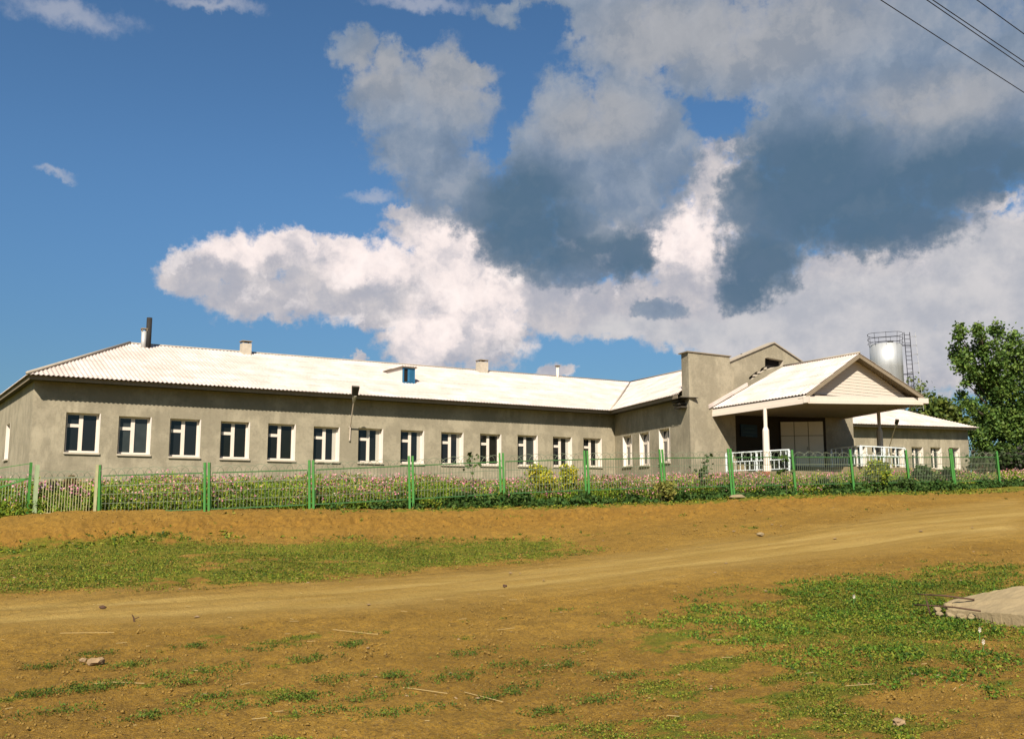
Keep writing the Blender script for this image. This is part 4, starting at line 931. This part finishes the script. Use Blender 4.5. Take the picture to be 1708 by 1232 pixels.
# ---------------------------------------------------------------- ground cover
def cover(name, n, rmin, rmax, label, size, hm, per, thr, cols, p=2.0, a0=0., a1=1.16, gain=1.15):
    r = RNG.uniform(rmin**(1/p), rmax**(1/p), n)**p; a = RNG.uniform(a0, a1, n); x, y = r*np.sin(a), r*np.cos(a)
    road, g_ = masks(x, y); dy = fence_y(x)-y; hf_ = fbm(x*5, y*5, 141, 3)
    k = (RNG.uniform(size=n) < np.clip((g_-thr)*gain, 0, 1)*np.clip((hf_-.33)*5, .06, 1)) & (dy > -.1); x, y, g_, r = x[k], y[k], g_[k], r[k]
    return weeds(name, 0, label, x, y, hm*(.4+.9*g_), cols, size, per, 'grass', .03)
GC = [(.12,.18,.012),(.19,.23,.016),(.06,.11,.010),(.25,.24,.03),(.19,.16,.025),(.04,.075,.01)]
cover('grass', 130000, 5.5, 13, 'short green weeds growing in patches on the near soil', .0095, .022, 5, .15, GC)
cover('grass', 150000, 12, 27, 'green weeds covering the strip between road and bank', .016, .032, 4, .12, GC, p=1.3)
cover('grass', 30000, 25, 48, 'grass on the bank and verge in front of the fence', .045, .06, 4, .10, GC, p=1.)
n = 60000; r = RNG.uniform(6, 24, n); a = RNG.uniform(.62, 1.15, n); x, y = r*np.sin(a), r*np.cos(a); k = (soft(GLUSH, x, y, .8, 8, .8)*np.clip((fbm(x*1.1, y*1.1, 21, 5)-.36)*5, 0, 1)*np.clip((fbm(x*4, y*4, 151, 3)-.38)*5, 0, 1) > RNG.uniform(size=n))
weeds('grass', 0, 'lush bright green weeds around the concrete slab', x[k], y[k], .055, [(.07,.16,.013),(.12,.21,.018),(.19,.23,.02),(.035,.08,.01)], .017, 7, 'grass', .04)
# isolated darker tufts
tx_, ty_ = [], []
for px, py in ((130,1150),(50,1160),(260,1195),(365,1120),(430,1085),(520,1100),(700,1185),(760,1130),(855,1110),(1010,1170),(1040,1130),(640,1195),(545,1190),(905,1190),(150,1095),(320,1140),(585,1077),(660,1128),(470,1170),(340,1165),(95,1188),(170,1150),(230,1110),(330,1080),(780,1090),(970,1078),(930,1112),(560,1135),(820,1165),(690,1145),(610,1170),(70,1115),(400,1178),(880,1150),(200,1140),(500,1165),(290,1125)):
    g0 = gpt(px, py); m = 30; w_t = RNG.uniform(.10, .24); tx_ += list(g0[0]+RNG.normal(size=m)*w_t); ty_ += list(g0[1]+RNG.normal(size=m)*w_t*.45)
weeds('weed_tufts', 0, 'scattered flat weed tufts on the bare foreground soil', np.array(tx_), np.array(ty_), .05, [(.08,.13,.013),(.11,.16,.016),(.05,.09,.012)], .011, 12, 'weeds', .03)
# small stones and straws strewn about
def strewn():
    mb = MB(); rg = random.Random(8)
    n = 420; r = RNG.uniform(5.5**.5, 34**.5, n)**2; a = RNG.uniform(0, 1.16, n); x, y = r*np.sin(a), r*np.cos(a); z = H(x, y)
    ico = [(0,0,1),(.9,0,.2),(.28,.85,.3),(-.72,.5,.2),(-.7,-.55,.25),(.3,-.8,.2),(0,0,-.5)]; fc = [(0,1,2),(0,2,3),(0,3,4),(0,4,5),(0,5,1),(6,2,1),(6,3,2),(6,4,3),(6,5,4),(6,1,5)]
    for i in range(n):
        s = .006+.022*rg.random()**4*(1+r[i]/16); k = len(mb.v); t_ = rg.random()*6
        for q in ico: mb.v.append((x[i]+(q[0]*math.cos(t_)-q[1]*math.sin(t_))*s*rg.uniform(.7,1.3), y[i]+(q[0]*math.sin(t_)+q[1]*math.cos(t_))*s, z[i]+.006+q[2]*s*.45))
        mb.f += [[k+a_ for a_ in f] for f in fc]
    tag(mb.build('pebbles', M['stone']), 'small stones strewn over the soil and road', 'pebbles', kind='stuff')
    mb = MB(); n = 90; r = RNG.uniform(5.5, 20, n); a = RNG.uniform(0, 1.1, n)
    for i in range(n):
        x_, y_ = r[i]*math.sin(a[i]), r[i]*math.cos(a[i]); t_ = rg.gauss(0, .5)-.35; L_ = rg.uniform(.02, .12)*(1 if rg.random() < .8 else 2.5); e = (x_+math.cos(t_)*L_, y_+math.sin(t_)*L_)
        mb.tube([(x_, y_, h1(x_, y_)+.035), (*e, h1(*e)+.035)], .003, 3)
    tag(mb.build('straw', M['straw']), 'dry straws lying on the soil', 'straw', kind='stuff')
strewn()
n = 24000; r = RNG.uniform(5.5**.5, 34**.5, n)**2; a = RNG.uniform(0, 1.16, n); x, y = r*np.sin(a), r*np.cos(a); rd0, _g = masks(x, y); kk = (rd0 < .5) & (fbm(x*.9, y*.9, 301) > .38); x, y, r = x[kk], y[kk], r[kk]; z = H(x, y); n = len(x)
sz = (.003+.008*RNG.uniform(size=n)**4)*(1+r/11); oc = np.array([(1,0,0),(0,1,0),(-1,0,0),(0,-1,0),(0,0,.8),(0,0,-.8)], float)
Vv = np.c_[x, y, z+.004+.0004*r][:, None, :]+oc[None]*sz[:, None, None]*RNG.uniform(.6, 1.4, (n, 6, 1)); ft = np.array([(0,1,4),(1,2,4),(2,3,4),(3,0,4),(1,0,5),(2,1,5),(3,2,5),(0,3,5)])
o = bigmesh('soil_clods', Vv.reshape(-1, 3), (ft[None]+6*np.arange(n)[:, None, None]).reshape(-1, 3), M['clod'], nper=3); tag(o, 'small clods of dry soil lying all over the ground', 'soil clods', kind='stuff')
# ---------------------------------------------------------------- single things on the ground
def rock(px, py, s, label, cat='rock', m='stone', flat=.6, name='rock'):
    g0 = gpt(px, py); rg = random.Random(int(px)); bm = bmesh.new(); bmesh.ops.create_icosphere(bm, subdivisions=2, radius=1)
    for v_ in bm.verts: k = 1+rg.uniform(-.28, .25); v_.co = Vector((v_.co.x*s*k*1.2, v_.co.y*s*k*.8, v_.co.z*s*k*flat))
    me = bpy.data.meshes.new(name); bm.to_mesh(me); bm.free(); me.materials.append(M[m]); o = bpy.data.objects.new(name, me); C.objects.link(o); o.location = (g0[0], g0[1], g0[2]+s*flat*.45+.02)
    tag(o, label, cat); return o
rock(160, 1110, .075, 'angular brown rock lying on the soil at the lower left')
rock(138, 1106, .035, 'small flat stone just left of the angular rock')
rock(1230, 832, .30, 'pale flat stone below the eighth fence post', m='concrete', flat=.35)
rock(1268, 894, .09, 'pale stone at the upper edge of the road', m='concrete')
rock(842, 980, .04, 'dark stone lying on the road', m='rust')
rock(171, 1016, .04, 'small dark clod on the road at the left', m='rust')
rock(1500, 1212, .05, 'pinkish flat stone at the lower right', m='stone')
# twig standing up by the road
g0 = gpt(224, 1036); tw_ = MB().tube([g0+[0,0,-.01], g0+[-.01,0,.05], g0+[-.035,0,.09]], [.012,.01,.005], 5).tube([g0+[0,0,.03], g0+[.06,.01,.05]], [.008,.005], 5).build('twig', M['rust']); tag(tw_, 'short dark forked twig at the road edge', 'twig')
for px, py, lb in ((1640,1092,'tiny white wildflower standing in the weeds at the lower right edge'),(1634,1070,'second tiny white wildflower just above the one at the lower right edge'),(1424,1011,'small white blossoms in the weeds left of the concrete slab')):
    g0 = gpt(px, py); t = thing('wildflower', g0, lb, 'flower', 'small white wildflowers')
    MB().tube([g0+[0,0,-.02], g0+[.01,0,.12]], .004, 4).build('stem', M['green'], t)
    fl5 = MB(); hd = g0+[.01,0,.13]
    for k in range(6):
        a_ = k*math.pi/3; fl5.poly([hd, hd+[math.cos(a_)*.03, -.004, math.sin(a_)*.03], hd+[math.cos(a_+.6)*.03, -.006, math.sin(a_+.6)*.03]])
    fl5.build('blossom', M['white'], t)
# longer straw stalks
for (a, c_, lb) in (((555,1054),(630,1062),'long pale stalk in the middle foreground'),((100,1060),(190,1059),'long pale stalk left near the road'),((185,1143),(240,1145),'short pale stalk below the angular rock'),((672,1152),(745,1162),'pale stalk by the lower edge, thinner one'),((775,1160),(838,1176),'thick pale stalk by the lower edge')):
    g1, g2 = gpt(*a), gpt(*c_); mid = (g1+g2)/2; o = MB().tube([lerp(g1, g2, q_)*np.array([1,1,0])+np.array([0, .012*math.sin(q_*5), h1(*lerp(g1, g2, q_)[:2])+.03]) for q_ in (0,.25,.5,.75,1)], .003, 5).build('stalk', M['straw']); tag(o, lb, 'stalk')
# concrete slab with rebar
s0 = gpt(1566, 1028); D0 = (s0-0)@Fv
def gp(px, py, dz=0): q_ = gpt(px, py); q_[2] += dz; return q_
A1 = gp(1575, 1030); B1 = gp(1760, 1052)
ed = B1-A1; ed[2] = 0; L_ = np.linalg.norm(ed); ed /= L_; nn = np.array([-ed[1], ed[0], 0.]); base = A1.copy(); base[2] = h1(A1[0], A1[1])
slab = thing('concrete_slab', base, 'broken pale concrete slab with bent rusty reinforcement at the right edge', 'concrete slab')
bm = bmesh.new(); rg = random.Random(5); nx, ny = 30, 10; top_ = []; Wd = 1.15
vt = {}
for i_ in range(nx+1):
    for j_ in range(ny+1):
        s_ = L_*1.3*i_/nx; t_ = j_/ny; ws = Wd*min(1, .22+s_*.75/L_*1.2)*.78
        p = base+ed*(s_+(.10*rg.random() if i_ == 0 else 0)-.1*abs(t_-.3))+nn*(t_*ws)
        z = .10+.27*t_*min(1, .3+s_)+rg.uniform(-.006, .006)+.03*s_
        if j_ > 4: z += .02
        vt[i_, j_] = bm.verts.new((p[0], p[1], base[2]+z))
for i_ in range(nx):
    for j_ in range(ny): bm.faces.new((vt[i_, j_], vt[i_+1, j_], vt[i_+1, j_+1], vt[i_, j_+1]))
edge_ = [(i_, 0) for i_ in range(nx+1)]+[(nx, j_) for j_ in range(1, ny+1)]+[(i_, ny) for i_ in range(nx-1, -1, -1)]+[(0, j_) for j_ in range(ny-1, 0, -1)]
lo = []
for k in edge_:
    c0 = vt[k].co; lo.append(bm.verts.new((c0.x+rg.uniform(-.02,.02), c0.y+rg.uniform(-.02,.02), base[2]-.12)))
for k in range(len(edge_)):
    k2 = (k+1) % len(edge_); bm.faces.new((vt[edge_[k]], lo[k], lo[k2], vt[edge_[k2]]))
bmesh.ops.recalc_face_normals(bm, faces=bm.faces)
me = bpy.data.meshes.new('slab'); bm.to_mesh(me); bm.free(); me.materials.append(M['concrete']); o = bpy.data.objects.new('slab', me); C.objects.link(o); o.parent = slab; o.matrix_parent_inverse = inv(slab)
def lump(p, s):
    bm = bmesh.new(); bmesh.ops.create_icosphere(bm, subdivisions=2, radius=1)
    for v_ in bm.verts: k = 1+rg.uniform(-.22, .2); v_.co = Vector((p[0]+v_.co.x*s*k*1.2, p[1]+v_.co.y*s*k, p[2]+v_.co.z*s*k*.8))
    me = bpy.data.meshes.new('rubble'); bm.to_mesh(me); bm.free(); me.materials.append(M['concrete']); o = bpy.data.objects.new('rubble', me); C.objects.link(o); o.parent = slab; o.matrix_parent_inverse = inv(slab)
for s_, t_, q_, r_ in ((-.02,-.06,.05,.05),(.13,-.07,.045,.055),(.28,-.07,.05,.06),(.0,.1,.14,.06),(.05,.22,.15,.05),(-.12,.05,.09,.05),(.4,-.05,.06,.05)): lump(base+ed*s_+nn*t_+[0,0,q_], r_)
rb = MB(); b0 = base+[0,0,.14]
pA = b0+ed*.55+nn*-.10+[0,0,.0]; pB = b0-ed*.12+nn*-.11+[0,0,.01]; pC = pB-ed*.06+[0,0,.13]; pD = b0+ed*.30+nn*.2+[0,0,.10]
rb.tube([pA, lerp(pA, pB, .5)+[0,0,.012], pB, pB-ed*.22+[0,0,-.01]], .011, 6); rb.tube([pB+[0,0,-.12], pB-ed*.03+[0,0,.02], pC, lerp(pC, pD, .4)+[0,0,.012], pD], .012, 6); rb.tube([pC-ed*.1, pC, pC+ed*.03], .009, 5)
rb.build('reinforcement_bar', M['rust'], slab, True)

# ================================================================= trees
def tree(name, px, d, base, lob, n, leaf, label, cols, trunk=.25, clump=7, spread=.3, group=None, cat='tree'):
    p = at(px, 800, d); gz = h1(p[0], p[1])-.1 if base is None else base
    t = thing(name, (p[0], p[1], gz), label, cat, group); rg = np.random.default_rng(int(px*3+n)); cs, rs = [], []
    for (lx, ly, rx, ry, dy) in lob:
        q_ = at(lx, ly, d+dy); cs.append(q_); rs.append((rx*.86/1600*d, rx*.86/1600*d, ry*.88/1600*d))
    zt = max(c_[2] for c_ in cs); mb = MB(); hub = np.array([p[0], p[1], gz+(zt-gz)*.35]); mb.tube([(p[0], p[1], gz-.3), hub, (np.mean([c_[0] for c_ in cs])*.5+p[0]*.5, p[1], gz+(zt-gz)*.75)], [trunk, trunk*.75, trunk*.25], 9)
    for c_ in cs:
        s_ = np.array([p[0], p[1], gz+min(.7, .25+.5*(c_[2]-gz)/(zt-gz+.01)*.6)*(zt-gz)]); mb.tube([s_, lerp(s_, c_, .5)+[0,0,-.1], c_], [trunk*.4, trunk*.22, .03], 6)
        for k in range(3): e = c_+rg.normal(size=3)*np.array([.6,.6,.5])*rs[0][0]*.8; mb.tube([lerp(s_, c_, .7), e], [.05, .015], 4)
    mb.build('trunk', M['trunk'], t)
    c_, cl = blob(cs, rs, n, .45, rg, clump, spread)
    Vq, Fq = quads(c_, rg.uniform(leaf*.6, leaf*1.35, len(c_)), aspect=1.35, flat=.55, rng=rg)
    cc = np.array(cols)[rg.integers(0, len(cols), cl.max()+1)][cl]; cc = np.repeat(cc*(1+rg.uniform(-.25, .25, (len(cc), 1))), 4, 0)
    bigmesh('crown', Vq, Fq, M['leaf'], t, tint=cc); return t
DG = [(.085,.16,.028),(.12,.20,.034),(.055,.11,.022),(.15,.22,.04)]
tree('poplar_tree', 1676, 79, None, [(1599,558,11,20,0),(1594,588,11,18,1),(1606,606,17,20,0),(1613,588,12,16,0),(1633,552,11,16,-1),(1636,580,17,24,0),(1663,550,11,16,1),(1657,590,20,30,-1),(1621,624,18,14,0),(1642,622,24,22,0),(1646,652,22,24,1),(1668,640,28,36,0),(1694,590,28,46,0),(1612,638,9,8,0),
    (1603,660,10,9,1),(1616,676,14,14,-1),(1630,690,16,14,1),(1652,692,24,24,0),(1640,722,24,18,0),(1632,742,16,10,0),(1675,710,34,30,0),(1704,650,36,56,0),(1662,752,34,20,0),(1708,745,36,40,0),(1690,700,34,34,0)], 27000, .18, 'big dark green leafy tree at the right beyond the end of the building', DG, .35, 9, .20)
YGc = [(.13,.17,.03),(.18,.20,.035),(.09,.13,.025)]
tree('birch_tree', 1525, 110, None, [(1520,655,8,12,0),(1532,648,9,11,1),(1530,672,14,16,0),(1518,680,10,10,0),(1543,655,6,12,0),(1521,634,4,7,0)], 900, .24, 'thin airy pale green tree right behind the water tank ladder', YGc, .2, 5, .5)
tree('lime_tree', 1568, 100, None, [(1545,692,18,14,0),(1562,684,24,17,0),(1582,692,20,16,0),(1572,704,34,16,0),(1596,706,14,12,0)], 5000, .34, 'rounded yellow green tree behind the roof of the right wing', [(.10,.145,.025),(.14,.17,.03),(.06,.10,.02)], .25, 7, .4)
tree('lime_tree', 1625, 108, None, [(1610,716,12,8,0),(1622,718,12,8,0),(1640,712,22,14,0),(1690,700,40,30,0)], 3000, .32, 'low green tree peeping over the right eave beside the big tree', [(.09,.13,.03),(.12,.15,.035)], .2, 7, .35)
tree('undergrowth_bush', 1650, 72, None, [(1632,772,14,18,0),(1648,778,18,20,0),(1668,776,20,24,0),(1690,775,24,26,0),(1720,770,30,30,0)], 4200, .22, 'dark undergrowth bush below the big tree', [(.03,.055,.015),(.05,.08,.02),(.07,.06,.05)], .08, 6, .25, cat='bush')

# ================================================================= water tank
d = 86.; c0 = at(1476.5, 565, d); g_z = h1(c0[0], c0[1]); R_t = 25.5/1600*d; zt = at(1476, 571, d-R_t)[2]
WT = thing('water_tank', (c0[0], c0[1], g_z), 'tall silvery cylindrical water tank with guard rail and ladder behind the porch roof', 'water tank')
mb = MB(); mb.tube([(c0[0], c0[1], g_z-.3), (c0[0], c0[1], zt-2.2), (c0[0], c0[1], zt-2.19), (c0[0], c0[1], zt)], [R_t, R_t, R_t*1.005, R_t*1.005], 48)
tk = mb.build('tank_body', M['tank'], WT)
for pl_ in tk.data.polygons: pl_.use_smooth = len(pl_.vertices) == 4
sm = MB()
for zz in np.arange(zt-10, zt-.1, 2.0): sm.tube([(c0[0]+math.cos(t_)*(R_t+.004), c0[1]+math.sin(t_)*(R_t+.004), zz) for t_ in np.linspace(0, 2*math.pi, 49)], .018, 4, False)
sm.build('weld_seam', M['zinc'], tk)
MB().tube([(c0[0]-.15, c0[1]-.6, zt), (c0[0]-.15, c0[1]-.6, zt+.22)], .25, 12).tube([(c0[0]+.7, c0[1]-.4, zt), (c0[0]+.7, c0[1]-.4, zt+.14)], .18, 12).build('hatch', M['pipe'], WT)
rl = MB(); Rr = R_t+.12
for hh_ in (.12, .55, 1.05): rl.tube([(c0[0]+math.cos(t_)*Rr, c0[1]+math.sin(t_)*Rr, zt+hh_*.9+.04*math.sin(t_*3)*(hh_ > .2)) for t_ in np.linspace(0, 2*math.pi, 33)], .02, 4, False)
for k in range(9): t_ = k*2*math.pi/9+.3; rl.tube([(c0[0]+math.cos(t_)*R_t, c0[1]+math.sin(t_)*R_t, zt-.2), (c0[0]+math.cos(t_)*Rr, c0[1]+math.sin(t_)*Rr, zt+.96)], .02, 4)
rl.build('guard_rail', M['cable'], WT)
ld = MB(); pl_ = c0+Rv*(R_t+.22)-Fv*.3; 
zl0, zl1 = g_z+.5, zt+1.1; lx = Rv*.5; lean = Rv*.35
for s_ in (0, 1): ld.tube([(*(pl_+lx*s_+lean)[:2], zl0), (*(pl_+lx*s_)[:2], zl1)], .035, 5)
zz = zl0
while zz < zl1: q_ = pl_+lean*(zl1-zz)/(zl1-zl0); ld.tube([(*q_[:2], zz), (*(q_+lx)[:2], zz)], .022, 4); zz += .38
for zz in (zt-.1, zt-2.7, zt-5.4): q_ = pl_+lean*(zl1-zz)/(zl1-zl0); ld.tube([(*(q_-Rv*.35)[:2], zz), (*(q_+lx)[:2], zz)], .05, 5)
ld.build('ladder', M['cable'], WT)
cg = MB(); q1_ = pl_+Rv*1.0
cg.tube([(*(q1_+lean)[:2], zl1-7.), (*q1_[:2], zl1)], .014, 4)
for zz in np.arange(zl1-6.8, zl1, .8):
    q_ = pl_+lean*(zl1-zz)/(zl1-zl0)+lx*.5; cg.tube([tuple(np.array([q_[0], q_[1], zz])+Rv*math.cos(t_)*.55+np.array([Fv[0], Fv[1], 0])*math.sin(t_)*.35+Rv*.25) for t_ in np.linspace(-1.5, 1.5, 8)], .012, 4, False)
cg.build('ladder_cage', M['zinc'], WT)

# ================================================================= overhead wires
for (a, c_, lb, dd_) in (((1484,10),(1662,125),'lowest overhead wire, crossing the top right corner alone', 16.), ((1560,10),(1662,80),'lower one of the close pair of overhead wires', 15.), ((1570,10),(1662,72),'upper one of the close pair of overhead wires', 15.), ((1643,10),(1662,24),'overhead wire nearest the top right corner', 14.5)):
    m_ = (c_[1]-a[1])/(c_[0]-a[0]) if a[0] < 1640 else .72
    xv = a[0]+(838-a[1])/m_; r0 = ray(*a); hgt_ = 8.2; p0 = r0*(hgt_/r0[2]); dv = ray(xv, 838.); dv[2] = 0; dv /= np.linalg.norm(dv)
    pts = [p0+dv*s_+np.array([0, 0, EYE+.00035*(s_-2)**2]) for s_ in np.linspace(-26, 40, 34)]
    o = MB().tube(pts, .0085, 5).build('overhead_wire', M['cable']); tag(o, lb, 'wire', 'overhead wires')
# low pale kerb block at the right end of the fence
p = gpt(1660, 810); o = MB().box(p[0]-.9, p[1]+.9, p[2]-.05, p[0]+.7, p[1]+1.4, p[2]+.28).build('kerb_block', M['white'], bevel=.03); tag(o, 'low white painted block at the right end of the fence', 'block')
print('objects', len(bpy.data.objects))
